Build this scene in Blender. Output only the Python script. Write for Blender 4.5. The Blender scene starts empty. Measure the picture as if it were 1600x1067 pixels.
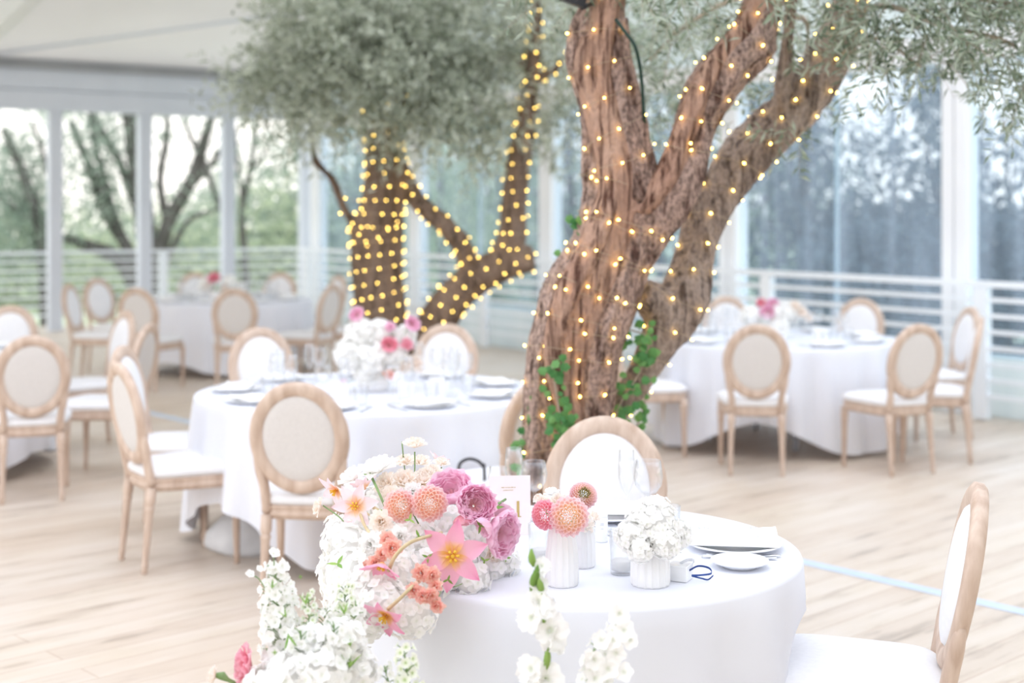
import bpy, math, random
import numpy as np
from mathutils import Vector, Matrix, noise
from mathutils.bvhtree import BVHTree

random.seed(7)
rng = np.random.default_rng(7)
S = bpy.context.scene
COL = S.collection
PI = math.pi

# ------------------------------------------------------------------ camera, sky, exposure
H, FPX, HOR = 1.70, 2222.0, 330.0          # eye height, focal length in pixels, horizon row
cam_d = bpy.data.cameras.new('camera')
cam = bpy.data.objects.new('camera', cam_d)
COL.objects.link(cam)
cam.location = (0, 0, H)
cam.rotation_euler = (PI / 2, 0, 0)
cam_d.sensor_width = 36
cam_d.lens = 36 * FPX / 1600
cam_d.shift_y = -(533.5 - HOR) / 1600
cam_d.clip_end = 300
cam_d.dof.use_dof = True
cam_d.dof.focus_distance = 3.75
cam_d.dof.aperture_fstop = 1.95
S.camera = cam

world = bpy.data.worlds.new('sky')
S.world = world
world.use_nodes = True
wn = world.node_tree
for n in list(wn.nodes):
    wn.nodes.remove(n)
w_out = wn.nodes.new('ShaderNodeOutputWorld')
w_bg = wn.nodes.new('ShaderNodeBackground')
w_tc = wn.nodes.new('ShaderNodeTexCoord')
w_sep = wn.nodes.new('ShaderNodeSeparateXYZ')
w_ramp = wn.nodes.new('ShaderNodeValToRGB')
w_ramp.color_ramp.elements[0].position = 0.0
w_ramp.color_ramp.elements[0].color = (0.86, 0.82, 0.78, 1)
w_ramp.color_ramp.elements[1].position = 0.6
w_ramp.color_ramp.elements[1].color = (0.90, 0.95, 1.0, 1)
wn.links.new(w_tc.outputs['Generated'], w_sep.inputs[0])
wn.links.new(w_sep.outputs['Z'], w_ramp.inputs[0])
wn.links.new(w_ramp.outputs[0], w_bg.inputs['Color'])
w_bg.inputs['Strength'].default_value = 2.0
wn.links.new(w_bg.outputs[0], w_out.inputs[0])

S.view_settings.view_transform = 'Standard'
S.view_settings.look = 'None'
S.view_settings.gamma = 1.0
S.view_settings.use_curve_mapping = False
S.view_settings.exposure = 0.39
S.cycles.use_denoising = True
S.cycles.max_bounces = 14
S.cycles.diffuse_bounces = 9
S.cycles.transmission_bounces = 12
S.cycles.transparent_max_bounces = 24

# ------------------------------------------------------------------ helpers
def at(px, py, Y):
    return Vector(((px - 800) / FPX * Y, Y, H - (py - HOR) / FPX * Y))

def on_floor(px, py):
    Y = FPX * H / (py - HOR)
    return Vector(((px - 800) / FPX * Y, Y, 0))

class MB:
    """collects geometry and links it as one mesh object"""
    def __init__(self):
        self.v, self.q, self.t, self.pv, self.rn, self.n = [], [], [], [], [], 0

    def add(self, verts, quads=None, tris=None, pv=None, rn=0.5):
        verts = np.asarray(verts, dtype=np.float64).reshape(-1, 3)
        k = len(verts)
        self.v.append(verts)
        if quads is not None and len(quads):
            self.q.append(np.asarray(quads, dtype=np.int64).reshape(-1, 4) + self.n)
        if tris is not None and len(tris):
            self.t.append(np.asarray(tris, dtype=np.int64).reshape(-1, 3) + self.n)
        self.pv.append(np.full(k, 0.5) if pv is None else np.asarray(pv, dtype=np.float64).reshape(-1))
        self.rn.append(np.full(k, rn) if np.isscalar(rn) else np.asarray(rn, dtype=np.float64).reshape(-1))
        self.n += k
        return self

    def mesh(self, name, smooth=True):
        me = bpy.data.meshes.new(name)
        v = np.concatenate(self.v)
        q = np.concatenate(self.q) if self.q else np.zeros((0, 4), np.int64)
        t = np.concatenate(self.t) if self.t else np.zeros((0, 3), np.int64)
        me.vertices.add(len(v))
        me.vertices.foreach_set('co', v.astype(np.float32).ravel())
        loops = np.concatenate([q.ravel(), t.ravel()]).astype(np.int32)
        me.loops.add(len(loops))
        me.loops.foreach_set('vertex_index', loops)
        nf = len(q) + len(t)
        me.polygons.add(nf)
        tot = np.concatenate([np.full(len(q), 4), np.full(len(t), 3)]).astype(np.int32)
        start = np.concatenate([[0], np.cumsum(tot)[:-1]]).astype(np.int32)
        me.polygons.foreach_set('loop_start', start)
        me.polygons.foreach_set('loop_total', tot)
        me.polygons.foreach_set('use_smooth', np.full(nf, smooth))
        a = me.attributes.new('pv', 'FLOAT', 'POINT')
        a.data.foreach_set('value', np.concatenate(self.pv).astype(np.float32))
        a = me.attributes.new('rnd', 'FLOAT', 'POINT')
        a.data.foreach_set('value', np.concatenate(self.rn).astype(np.float32))
        me.update(calc_edges=True)
        me.validate()
        return me

    def build(self, name, mat, parent=None, smooth=True, label=None):
        me = self.mesh(name, smooth)
        me.materials.append(mat)
        o = bpy.data.objects.new(name, me)
        COL.objects.link(o)
        if parent is not None:
            o.parent = parent
        if label:
            o['label'] = label
        return o

def empty(name, loc=(0, 0, 0), rz=0.0):
    o = bpy.data.objects.new(name, None)
    o.empty_display_size = 0.1
    COL.objects.link(o)
    o.location = loc
    o.rotation_euler = (0, 0, rz)
    return o

def tag(o, label, cat, group=None, kind=None):
    o['label'] = label
    o['category'] = cat
    if group:
        o['group'] = group
    if kind:
        o['kind'] = kind
    return o

def structure(o):
    o['kind'] = 'structure'
    return o

def children(o):
    return [c for c in COL.objects if c.parent == o]

def copy_tree(o):
    def rec(src, par):
        c = src.copy()
        COL.objects.link(c)
        c.parent = par
        for ch in KIDS.get(src.name, []):
            rec(ch, c)
        return c
    return rec(o, None)

KIDS = {}
def remember(root):
    ks = [c for c in COL.objects if c.parent == root]
    KIDS[root.name] = ks
    for k in ks:
        remember(k)

PROTO = {}
def place(kind, maker, loc, rz, label, cat, group=None):
    if kind not in PROTO:
        o = maker()
        remember(o)
        PROTO[kind] = o
    else:
        o = copy_tree(PROTO[kind])
        for k in ('label', 'category', 'group'):
            if k in o:
                del o[k]
    o.location = loc
    o.rotation_euler = (0, 0, rz)
    tag(o, label, cat, group)
    return o

# ---- geometry generators
def box_geo(c, s, rot=None):
    c = Vector(c)
    hx, hy, hz = s[0] / 2, s[1] / 2, s[2] / 2
    P = [Vector((x * hx, y * hy, z * hz)) for z in (-1, 1) for y in (-1, 1) for x in (-1, 1)]
    if rot is not None:
        P = [rot @ p for p in P]
    P = [tuple(p + c) for p in P]
    Q = [(0, 2, 3, 1), (4, 5, 7, 6), (0, 1, 5, 4), (2, 6, 7, 3), (0, 4, 6, 2), (1, 3, 7, 5)]
    return P, Q

def lathe_geo(prof, n=24, wob=None):
    """prof: list of (r, z); closed ends when r is tiny"""
    m = len(prof)
    th = np.linspace(0, 2 * PI, n, endpoint=False)
    V = np.zeros((m, n, 3))
    for i, (r, z) in enumerate(prof):
        rr = r if wob is None else r * wob(th, z)
        V[i, :, 0] = rr * np.cos(th)
        V[i, :, 1] = rr * np.sin(th)
        V[i, :, 2] = z
    Q = []
    for i in range(m - 1):
        for j in range(n):
            k = (j + 1) % n
            Q.append((i * n + j, i * n + k, (i + 1) * n + k, (i + 1) * n + j))
    return V.reshape(-1, 3), Q

def frames(P):
    P = [Vector(p) for p in P]
    T = []
    for i in range(len(P)):
        a = P[max(i - 1, 0)]
        b = P[min(i + 1, len(P) - 1)]
        t = (b - a)
        T.append(t.normalized() if t.length > 1e-9 else Vector((0, 0, 1)))
    up = Vector((0, 0, 1)) if abs(T[0].z) < 0.9 else Vector((1, 0, 0))
    n = T[0].cross(up).normalized()
    N, B = [], []
    for t in T:
        n = (n - t * n.dot(t)).normalized()
        N.append(n.copy())
        B.append(t.cross(n).normalized())
    return P, T, N, B

def tube_geo(P, R, n=8, cap=True, mod=None):
    P, T, N, B = frames(P)
    m = len(P)
    if np.isscalar(R):
        R = [R] * m
    V = []
    for i in range(m):
        for j in range(n):
            a = 2 * PI * j / n
            r = R[i] * (mod(i / (m - 1), a) if mod else 1)
            V.append(P[i] + N[i] * (math.cos(a) * r) + B[i] * (math.sin(a) * r))
    Q = []
    for i in range(m - 1):
        for j in range(n):
            k = (j + 1) % n
            Q.append((i * n + j, i * n + k, (i + 1) * n + k, (i + 1) * n + j))
    Tt = []
    if cap:
        c0 = len(V)
        V.append(P[0]); V.append(P[-1])
        for j in range(n):
            k = (j + 1) % n
            Tt.append((c0, k, j))
            Tt.append((c0 + 1, (m - 1) * n + j, (m - 1) * n + k))
    return [tuple(v) for v in V], Q, Tt

def catmull(P, per=6):
    P = [np.asarray(p, float) for p in P]
    if len(P) < 3:
        return [P[0] + (P[-1] - P[0]) * t for t in np.linspace(0, 1, per + 1)]
    Q = [2 * P[0] - P[1]] + P + [2 * P[-1] - P[-2]]
    out = []
    for i in range(1, len(Q) - 2):
        p0, p1, p2, p3 = Q[i - 1], Q[i], Q[i + 1], Q[i + 2]
        for k in range(per):
            t = k / per
            out.append(0.5 * ((2 * p1) + (-p0 + p2) * t + (2 * p0 - 5 * p1 + 4 * p2 - p3) * t * t
                              + (-p0 + 3 * p1 - 3 * p2 + p3) * t ** 3))
    out.append(P[-1])
    return out

def stack_geo(loops, close_bottom=True, close_top=True):
    """loops: list of equal-length lists of 3D points -> skin with fan caps"""
    n = len(loops[0])
    V = [tuple(p) for L in loops for p in L]
    Q = []
    for i in range(len(loops) - 1):
        for j in range(n):
            k = (j + 1) % n
            Q.append((i * n + j, i * n + k, (i + 1) * n + k, (i + 1) * n + j))
    T = []
    for flag, i0, L, flip in ((close_bottom, 0, loops[0], True), (close_top, (len(loops) - 1) * n, loops[-1], False)):
        if flag:
            c = len(V)
            V.append(tuple(np.mean(np.asarray([tuple(p) for p in L]), axis=0)))
            for j in range(n):
                k = (j + 1) % n
                T.append((c, i0 + k, i0 + j) if flip else (c, i0 + j, i0 + k))
    return V, Q, T

# ------------------------------------------------------------------ materials
def new_mat(name):
    m = bpy.data.materials.new(name)
    m.use_nodes = True
    nt = m.node_tree
    for n in list(nt.nodes):
        nt.nodes.remove(n)
    out = nt.nodes.new('ShaderNodeOutputMaterial')
    return m, nt, out

def N(nt, typ):
    return nt.nodes.new(typ)

def ramp(nt, stops):
    r = nt.nodes.new('ShaderNodeValToRGB')
    el = r.color_ramp.elements
    while len(el) < len(stops):
        el.new(0.5)
    for e, (p, c) in zip(el, stops):
        e.position = p
        e.color = (*c, 1)
    return r

def noisy(name, c1, c2, scale=(8, 8, 8), rough=0.6, bump=0.0, detail=4, spec=0.3, transl=0.0, bscale=None, metallic=0.0,
          lo=0.3, hi=0.7, coat=0.0):
    """surface whose colour wanders between c1 and c2"""
    m, nt, out = new_mat(name)
    L = nt.links.new
    tc = N(nt, 'ShaderNodeTexCoord')
    mp = N(nt, 'ShaderNodeMapping')
    mp.inputs['Scale'].default_value = scale
    L(tc.outputs['Object'], mp.inputs[0])
    nz = N(nt, 'ShaderNodeTexNoise')
    nz.inputs['Scale'].default_value = 1
    nz.inputs['Detail'].default_value = detail
    L(mp.outputs[0], nz.inputs['Vector'])
    r = ramp(nt, [(lo, c1), (hi, c2)])
    L(nz.outputs['Fac'], r.inputs[0])
    b = N(nt, 'ShaderNodeBsdfPrincipled')
    L(r.outputs[0], b.inputs['Base Color'])
    b.inputs['Roughness'].default_value = rough
    b.inputs['Metallic'].default_value = metallic
    b.inputs['Specular IOR Level'].default_value = spec
    b.inputs['Coat Weight'].default_value = coat
    if bump:
        bp = N(nt, 'ShaderNodeBump')
        bp.inputs['Strength'].default_value = bump
        bp.inputs['Distance'].default_value = 0.01
        if bscale:
            mp2 = N(nt, 'ShaderNodeMapping')
            mp2.inputs['Scale'].default_value = bscale
            L(tc.outputs['Object'], mp2.inputs[0])
            nz2 = N(nt, 'ShaderNodeTexNoise')
            nz2.inputs['Scale'].default_value = 1
            nz2.inputs['Detail'].default_value = 6
            L(mp2.outputs[0], nz2.inputs['Vector'])
            L(nz2.outputs['Fac'], bp.inputs['Height'])
        else:
            L(nz.outputs['Fac'], bp.inputs['Height'])
        L(bp.outputs[0], b.inputs['Normal'])
    if transl:
        tr = N(nt, 'ShaderNodeBsdfTranslucent')
        L(r.outputs[0], tr.inputs['Color'])
        mx = N(nt, 'ShaderNodeMixShader')
        mx.inputs[0].default_value = transl
        L(b.outputs[0], mx.inputs[1]); L(tr.outputs[0], mx.inputs[2])
        L(mx.outputs[0], out.inputs[0])
    else:
        L(b.outputs[0], out.inputs[0])
    return m

def petal_mat(name, stops, tint=None, transl=0.3):
    """stops: colours from the petal's base (0) to its tip (1); tint: second colour mixed in petal by petal"""
    m, nt, out = new_mat(name)
    L = nt.links.new
    a = N(nt, 'ShaderNodeAttribute'); a.attribute_name = 'pv'
    r = ramp(nt, stops)
    L(a.outputs['Fac'], r.inputs[0])
    col = r.outputs[0]
    if tint:
        a2 = N(nt, 'ShaderNodeAttribute'); a2.attribute_name = 'rnd'
        mx = N(nt, 'ShaderNodeMix'); mx.data_type = 'RGBA'
        L(a2.outputs['Fac'], mx.inputs['Factor'])
        L(col, mx.inputs[6])
        mx.inputs[7].default_value = (*tint, 1)
        col = mx.outputs[2]
    b = N(nt, 'ShaderNodeBsdfPrincipled')
    L(col, b.inputs['Base Color'])
    b.inputs['Roughness'].default_value = 0.65
    b.inputs['Specular IOR Level'].default_value = 0.15
    t = N(nt, 'ShaderNodeBsdfTranslucent')
    L(col, t.inputs['Color'])
    ms = N(nt, 'ShaderNodeMixShader'); ms.inputs[0].default_value = transl
    L(b.outputs[0], ms.inputs[1]); L(t.outputs[0], ms.inputs[2])
    L(ms.outputs[0], out.inputs[0])
    return m

def leaf_mat(name, c1, c2, transl=0.35, back=None):
    m, nt, out = new_mat(name)
    L = nt.links.new
    a = N(nt, 'ShaderNodeAttribute'); a.attribute_name = 'rnd'
    r = ramp(nt, [(0.0, c1), (1.0, c2)])
    L(a.outputs['Fac'], r.inputs[0])
    col = r.outputs[0]
    if back:
        g = N(nt, 'ShaderNodeNewGeometry')
        mx = N(nt, 'ShaderNodeMix'); mx.data_type = 'RGBA'
        L(g.outputs['Backfacing'], mx.inputs['Factor'])
        L(col, mx.inputs[6]); mx.inputs[7].default_value = (*back, 1)
        col = mx.outputs[2]
    b = N(nt, 'ShaderNodeBsdfPrincipled')
    b.inputs['Roughness'].default_value = 0.5
    b.inputs['Specular IOR Level'].default_value = 0.3
    L(col, b.inputs['Base Color'])
    t = N(nt, 'ShaderNodeBsdfTranslucent')
    L(col, t.inputs['Color'])
    ms = N(nt, 'ShaderNodeMixShader'); ms.inputs[0].default_value = transl
    L(b.outputs[0], ms.inputs[1]); L(t.outputs[0], ms.inputs[2])
    L(ms.outputs[0], out.inputs[0])
    return m

def glass_mat(name, tint=(0.97, 0.985, 1.0), body=0.04, gloss=0.14):
    m, nt, out = new_mat(name)
    L = nt.links.new
    tr = N(nt, 'ShaderNodeBsdfTransparent'); tr.inputs[0].default_value = (*tint, 1)
    gl = N(nt, 'ShaderNodeBsdfGlossy'); gl.inputs['Roughness'].default_value = 0.03
    df = N(nt, 'ShaderNodeBsdfDiffuse'); df.inputs[0].default_value = (0.9, 0.93, 0.97, 1)
    lw = N(nt, 'ShaderNodeLayerWeight'); lw.inputs['Blend'].default_value = gloss
    m1 = N(nt, 'ShaderNodeMixShader'); m2 = N(nt, 'ShaderNodeMixShader')
    L(lw.outputs['Facing'], m1.inputs[0])
    L(tr.outputs[0], m1.inputs[1]); L(gl.outputs[0], m1.inputs[2])
    m2.inputs[0].default_value = body
    L(m1.outputs[0], m2.inputs[1]); L(df.outputs[0], m2.inputs[2])
    L(m2.outputs[0], out.inputs[0])
    return m

def pvc_mat(name, haze=(0.62, 0.74, 0.86), lo=0.18, hi=0.5, clear=(0.90, 0.96, 1.0)):
    """clear tent plastic: mostly see-through with a milky film, by default painted sky-reflection blue, and vertical streaks"""
    m, nt, out = new_mat(name)
    L = nt.links.new
    tc = N(nt, 'ShaderNodeTexCoord')
    mp = N(nt, 'ShaderNodeMapping'); mp.inputs['Scale'].default_value = (5.0, 5.0, 0.35)
    L(tc.outputs['Object'], mp.inputs[0])
    nz = N(nt, 'ShaderNodeTexNoise'); nz.inputs['Scale'].default_value = 1; nz.inputs['Detail'].default_value = 5
    L(mp.outputs[0], nz.inputs['Vector'])
    mr = N(nt, 'ShaderNodeMapRange')
    mr.inputs['From Min'].default_value = 0.35; mr.inputs['From Max'].default_value = 0.7
    mr.inputs['To Min'].default_value = lo; mr.inputs['To Max'].default_value = hi
    L(nz.outputs['Fac'], mr.inputs['Value'])
    tr = N(nt, 'ShaderNodeBsdfTransparent'); tr.inputs[0].default_value = (*clear, 1)
    df = N(nt, 'ShaderNodeBsdfDiffuse'); df.inputs[0].default_value = (*haze, 1)
    tl = N(nt, 'ShaderNodeBsdfTranslucent'); tl.inputs[0].default_value = (*haze, 1)
    md = N(nt, 'ShaderNodeMixShader'); md.inputs[0].default_value = 0.5
    L(df.outputs[0], md.inputs[1]); L(tl.outputs[0], md.inputs[2])
    mx = N(nt, 'ShaderNodeMixShader')
    L(mr.outputs[0], mx.inputs[0]); L(tr.outputs[0], mx.inputs[1]); L(md.outputs[0], mx.inputs[2])
    L(mx.outputs[0], out.inputs[0])
    return m

def emit_mat(name, col, strength):
    m, nt, out = new_mat(name)
    e = N(nt, 'ShaderNodeEmission')
    e.inputs[0].default_value = (*col, 1)
    e.inputs[1].default_value = strength
    nt.links.new(e.outputs[0], out.inputs[0])
    m.cycles.emission_sampling = 'NONE'
    return m

def floor_mat():
    m, nt, out = new_mat('pale worn deck boards')
    L = nt.links.new
    tc = N(nt, 'ShaderNodeTexCoord')
    turn = N(nt, 'ShaderNodeMapping'); turn.inputs['Rotation'].default_value = (0, 0, -math.radians(9))
    L(tc.outputs['Object'], turn.inputs[0])
    br = N(nt, 'ShaderNodeTexBrick')
    br.offset = 0.37
    br.inputs['Scale'].default_value = 1
    br.inputs['Mortar Size'].default_value = 0.004
    br.inputs['Mortar Smooth'].default_value = 0.6
    br.inputs['Brick Width'].default_value = 3.2
    br.inputs['Row Height'].default_value = 0.145
    br.inputs['Color1'].default_value = (0.45, 0.45, 0.45, 1)
    br.inputs['Color2'].default_value = (0.62, 0.62, 0.62, 1)
    br.inputs['Mortar'].default_value = (0.12, 0.12, 0.12, 1)
    L(turn.outputs[0], br.inputs['Vector'])
    mp = N(nt, 'ShaderNodeMapping'); mp.inputs['Scale'].default_value = (1.1, 7.0, 1)
    L(turn.outputs[0], mp.inputs[0])
    nz = N(nt, 'ShaderNodeTexNoise'); nz.inputs['Scale'].default_value = 1.3; nz.inputs['Detail'].default_value = 7
    nz.inputs['Roughness'].default_value = 0.65
    L(mp.outputs[0], nz.inputs['Vector'])
    nb = N(nt, 'ShaderNodeTexNoise'); nb.inputs['Scale'].default_value = 0.8; nb.inputs['Detail'].default_value = 3
    L(tc.outputs['Object'], nb.inputs['Vector'])
    r1 = ramp(nt, [(0.32, (0.24, 0.165, 0.11)), (0.44, (0.57, 0.47, 0.375)), (0.7, (0.69, 0.605, 0.52))])
    L(nz.outputs['Fac'], r1.inputs[0])
    r2 = ramp(nt, [(0.35, (0.64, 0.53, 0.425)), (0.65, (0.72, 0.655, 0.595))])
    L(nb.outputs['Fac'], r2.inputs[0])
    mx = N(nt, 'ShaderNodeMix'); mx.data_type = 'RGBA'; mx.inputs['Factor'].default_value = 0.42
    L(r1.outputs[0], mx.inputs[6]); L(r2.outputs[0], mx.inputs[7])
    mu = N(nt, 'ShaderNodeMix'); mu.data_type = 'RGBA'; mu.blend_type = 'OVERLAY'; mu.inputs['Factor'].default_value = 0.45
    L(mx.outputs[2], mu.inputs[6]); L(br.outputs['Color'], mu.inputs[7])
    b = N(nt, 'ShaderNodeBsdfPrincipled'); b.inputs['Roughness'].default_value = 0.42
    b.inputs['Specular IOR Level'].default_value = 0.5
    L(mu.outputs[2], b.inputs['Base Color'])
    bp = N(nt, 'ShaderNodeBump'); bp.inputs['Strength'].default_value = 0.25; bp.inputs['Distance'].default_value = 0.01
    L(br.outputs['Color'], bp.inputs['Height'])
    L(bp.outputs[0], b.inputs['Normal'])
    L(b.outputs[0], out.inputs[0])
    return m

M = {}
M['floor'] = floor_mat()
M['stripe'] = noisy('pale blue floor stripe', (0.50, 0.60, 0.74), (0.58, 0.67, 0.79), (6, 6, 6))
M['roof'] = noisy('white tent fabric', (0.80, 0.79, 0.78), (0.86, 0.85, 0.84), (0.4, 0.4, 0.4), rough=0.8, transl=0.32)
M['alu'] = noisy('aluminium in backlit grey', (0.62, 0.66, 0.74), (0.68, 0.72, 0.80), (2, 2, 1), rough=0.45)  # bluish grey puts the posts' backlit shade into the colour
M['gap_grey'] = noisy('dark grey gap strip', (0.30, 0.31, 0.33), (0.36, 0.37, 0.39), (2, 2, 1), rough=0.6)  # dark colour stands for shade in the eave gap
M['white_alu'] = noisy('white painted metal', (0.80, 0.82, 0.85), (0.86, 0.87, 0.89), (2, 2, 1), rough=0.45)
M['rail'] = noisy('white railing paint', (0.82, 0.87, 0.92), (0.88, 0.92, 0.96), (2, 2, 2), rough=0.4)
M['pvc'] = pvc_mat('clear tent plastic', haze=(0.60, 0.67, 0.80), lo=0.10, hi=0.30)  # blue of the film colour imitates reflected sky
M['pvc_clear'] = pvc_mat('added clear roof plastic', haze=(0.94, 0.93, 0.92), lo=0.02, hi=0.08, clear=(0.97, 0.965, 0.99))  # for the unseen roof bays added to admit top light
M['pvc_skirt'] = noisy('milky plastic skirt', (0.72, 0.78, 0.80), (0.84, 0.88, 0.89), (3, 3, 0.5), transl=0.5, rough=0.5)
M['cloth'] = noisy('white table linen', (0.79, 0.81, 0.88), (0.83, 0.85, 0.91), (3, 3, 3), rough=0.85, spec=0.1, transl=0.08)
M['napkin'] = noisy('white napkin linen', (0.86, 0.86, 0.87), (0.90, 0.90, 0.91), (40, 40, 40), rough=0.9, spec=0.1)
M['wood'] = noisy('limed oak', (0.50, 0.37, 0.29), (0.68, 0.55, 0.46), (30, 30, 6), rough=0.6, bump=0.15, spec=0.25)
M['seat'] = noisy('white seat fabric', (0.78, 0.78, 0.80), (0.82, 0.82, 0.84), (60, 60, 60), rough=0.9, spec=0.08)
M['linen'] = noisy('natural linen', (0.65, 0.625, 0.61), (0.70, 0.675, 0.66), (90, 90, 90), rough=0.9, spec=0.08)
def bark_mat(name, dark, mid, light, groove, fleck=.5, gs=(34, 34, 3.0)):
    """bark: long fibres, dark cracks running along the limb and small pale and dark flecks"""
    m, nt, out = new_mat(name)
    L = nt.links.new
    tc = N(nt, 'ShaderNodeTexCoord')
    def nz(scale, detail, rough=.6):
        mp = N(nt, 'ShaderNodeMapping'); mp.inputs['Scale'].default_value = scale
        L(tc.outputs['Object'], mp.inputs[0])
        n = N(nt, 'ShaderNodeTexNoise'); n.inputs['Scale'].default_value = 1; n.inputs['Detail'].default_value = detail; n.inputs['Roughness'].default_value = rough
        L(mp.outputs[0], n.inputs['Vector'])
        return n
    big, crack, spot = nz((5, 5, 1.6), 4), nz(gs, 5), nz((75, 75, 48), 3)
    r1 = ramp(nt, [(.32, mid), (.66, light)]); L(big.outputs['Fac'], r1.inputs[0])
    r2 = ramp(nt, [(groove - .09, (0, 0, 0)), (groove + .05, (1, 1, 1))]); L(crack.outputs['Fac'], r2.inputs[0])
    r3 = ramp(nt, [(.36, (1 - fleck,) * 3), (.62, (1.0, 1.0, 1.0))]); L(spot.outputs['Fac'], r3.inputs[0])
    m1 = N(nt, 'ShaderNodeMix'); m1.data_type = 'RGBA'
    L(r2.outputs[0], m1.inputs['Factor']); m1.inputs[6].default_value = (*dark, 1); L(r1.outputs[0], m1.inputs[7])
    m2 = N(nt, 'ShaderNodeMix'); m2.data_type = 'RGBA'; m2.blend_type = 'MULTIPLY'; m2.inputs['Factor'].default_value = 1
    L(m1.outputs[2], m2.inputs[6]); L(r3.outputs[0], m2.inputs[7])
    b = N(nt, 'ShaderNodeBsdfPrincipled'); b.inputs['Roughness'].default_value = .85; b.inputs['Specular IOR Level'].default_value = .15
    L(m2.outputs[2], b.inputs['Base Color'])
    ad = N(nt, 'ShaderNodeMath'); ad.operation = 'ADD'; L(r2.outputs[0], ad.inputs[0]); L(spot.outputs['Fac'], ad.inputs[1])
    bp = N(nt, 'ShaderNodeBump'); bp.inputs['Strength'].default_value = .9; bp.inputs['Distance'].default_value = .012
    L(ad.outputs[0], bp.inputs['Height']); L(bp.outputs[0], b.inputs['Normal'])
    L(b.outputs[0], out.inputs[0])
    return m
M['bark'] = bark_mat('rough olive bark', (.13, .07, .055), (.36, .235, .19), (.52, .385, .33), .42, fleck=.62, gs=(26, 26, 6))
M['bare_wood'] = bark_mat('bare tan olive wood', (.10, .045, .032), (.36, .21, .155), (.52, .345, .262), .45, fleck=.2, gs=(38, 38, 2.2))
M['bark_grey'] = bark_mat('grey-brown bark', (.12, .085, .07), (.32, .245, .205), (.48, .39, .34), .42, fleck=.4, gs=(34, 34, 3))
M['bark_dark'] = bark_mat('dark brown bark', (.05, .035, .025), (.16, .11, .08), (.27, .195, .15), .42, fleck=.4, gs=(24, 24, 4))
M['bark_far'] = noisy('dark far bark', (0.07, 0.065, 0.06), (0.15, 0.14, 0.135), (5, 5, 2), rough=0.9, spec=0.1)
M['twig'] = noisy('twig', (0.34, 0.28, 0.22), (0.46, 0.40, 0.33), (20, 20, 20), rough=0.8)
M['olive_leaf'] = leaf_mat('olive leaves', (0.085, 0.13, 0.085), (0.36, 0.43, 0.32), back=(0.46, 0.53, 0.44))
M['olive_far'] = leaf_mat('olive leaves beyond', (0.11, 0.145, 0.09), (0.60, 0.64, 0.52), transl=.5, back=(0.56, 0.60, 0.51))
M['far_light'] = leaf_mat('pale yellow-green far leaves', (0.34, 0.42, 0.30), (0.66, 0.71, 0.52), transl=0.5)  # leaf colour is a pale yellow-green
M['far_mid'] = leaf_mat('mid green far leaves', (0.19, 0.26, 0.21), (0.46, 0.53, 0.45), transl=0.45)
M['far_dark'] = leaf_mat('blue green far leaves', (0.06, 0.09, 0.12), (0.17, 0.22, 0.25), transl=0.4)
M['ivy'] = leaf_mat('ivy leaves', (0.06, 0.22, 0.07), (0.20, 0.42, 0.14))
M['ground'] = noisy('pale grass slope', (0.42, 0.50, 0.34), (0.60, 0.66, 0.50), (0.6, 0.6, 0.6), rough=0.95)
M['glass'] = glass_mat('clear glass', (.995, .997, 1.0), .02, .16)
M['china'] = noisy('white china', (0.86, 0.87, 0.89), (0.88, 0.89, 0.91), (3, 3, 3), rough=0.15, spec=0.5)
M['vase'] = noisy('matt white ceramic', (0.84, 0.84, 0.85), (0.88, 0.88, 0.88), (12, 12, 12), rough=0.55)
M['silver'] = noisy('polished steel', (0.72, 0.74, 0.78), (0.80, 0.82, 0.85), (5, 5, 5), rough=0.18, metallic=1.0)
M['wax'] = noisy('white candle wax', (0.93, 0.92, 0.90), (0.95, 0.94, 0.92), (20, 20, 20), rough=0.5, transl=0.2)
M['card'] = noisy('pale pink card', (0.86, 0.76, 0.76), (0.88, 0.79, 0.79), (30, 30, 30), rough=0.8)
M['gold'] = noisy('gold ink', (0.50, 0.36, 0.12), (0.60, 0.44, 0.18), (30, 30, 30), rough=0.4, metallic=0.3)
M['navy'] = noisy('navy ribbon', (0.02, 0.05, 0.22), (0.04, 0.09, 0.32), (30, 30, 30), rough=0.4)
M['gauze'] = noisy('white gauze', (0.85, 0.86, 0.9), (0.9, 0.91, 0.94), (30, 30, 30), rough=0.8, transl=0.4)
M['black'] = noisy('black rubber', (0.012, 0.013, 0.016), (0.03, 0.03, 0.035), (20, 20, 20), rough=0.4)
M['dkgreen'] = noisy('dark green cable', (0.01, 0.035, 0.025), (0.02, 0.05, 0.04), (20, 20, 20), rough=0.35)
M['sack'] = noisy('pale canvas sack', (0.62, 0.63, 0.66), (0.74, 0.75, 0.77), (12, 12, 12), rough=0.9, bump=0.3)
M['ink'] = noisy('grey print', (0.45, 0.47, 0.55), (0.5, 0.52, 0.6), (20, 20, 20))
M['wire'] = noisy('thin clear wire', (0.45, 0.36, 0.25), (0.55, 0.45, 0.32), (20, 20, 20))
M['bulb'] = emit_mat('warm fairy light', (1.0, 0.66, 0.14), 15)
M['stem'] = noisy('green stem', (0.14, 0.24, 0.09), (0.26, 0.38, 0.16), (30, 30, 10), rough=0.6)
M['stem_tan'] = noisy('pale brown stem', (0.52, 0.40, 0.24), (0.66, 0.54, 0.34), (30, 30, 10), rough=0.6)
M['green_leaf'] = leaf_mat('fresh green leaf', (0.20, 0.38, 0.08), (0.38, 0.55, 0.16))
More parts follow.
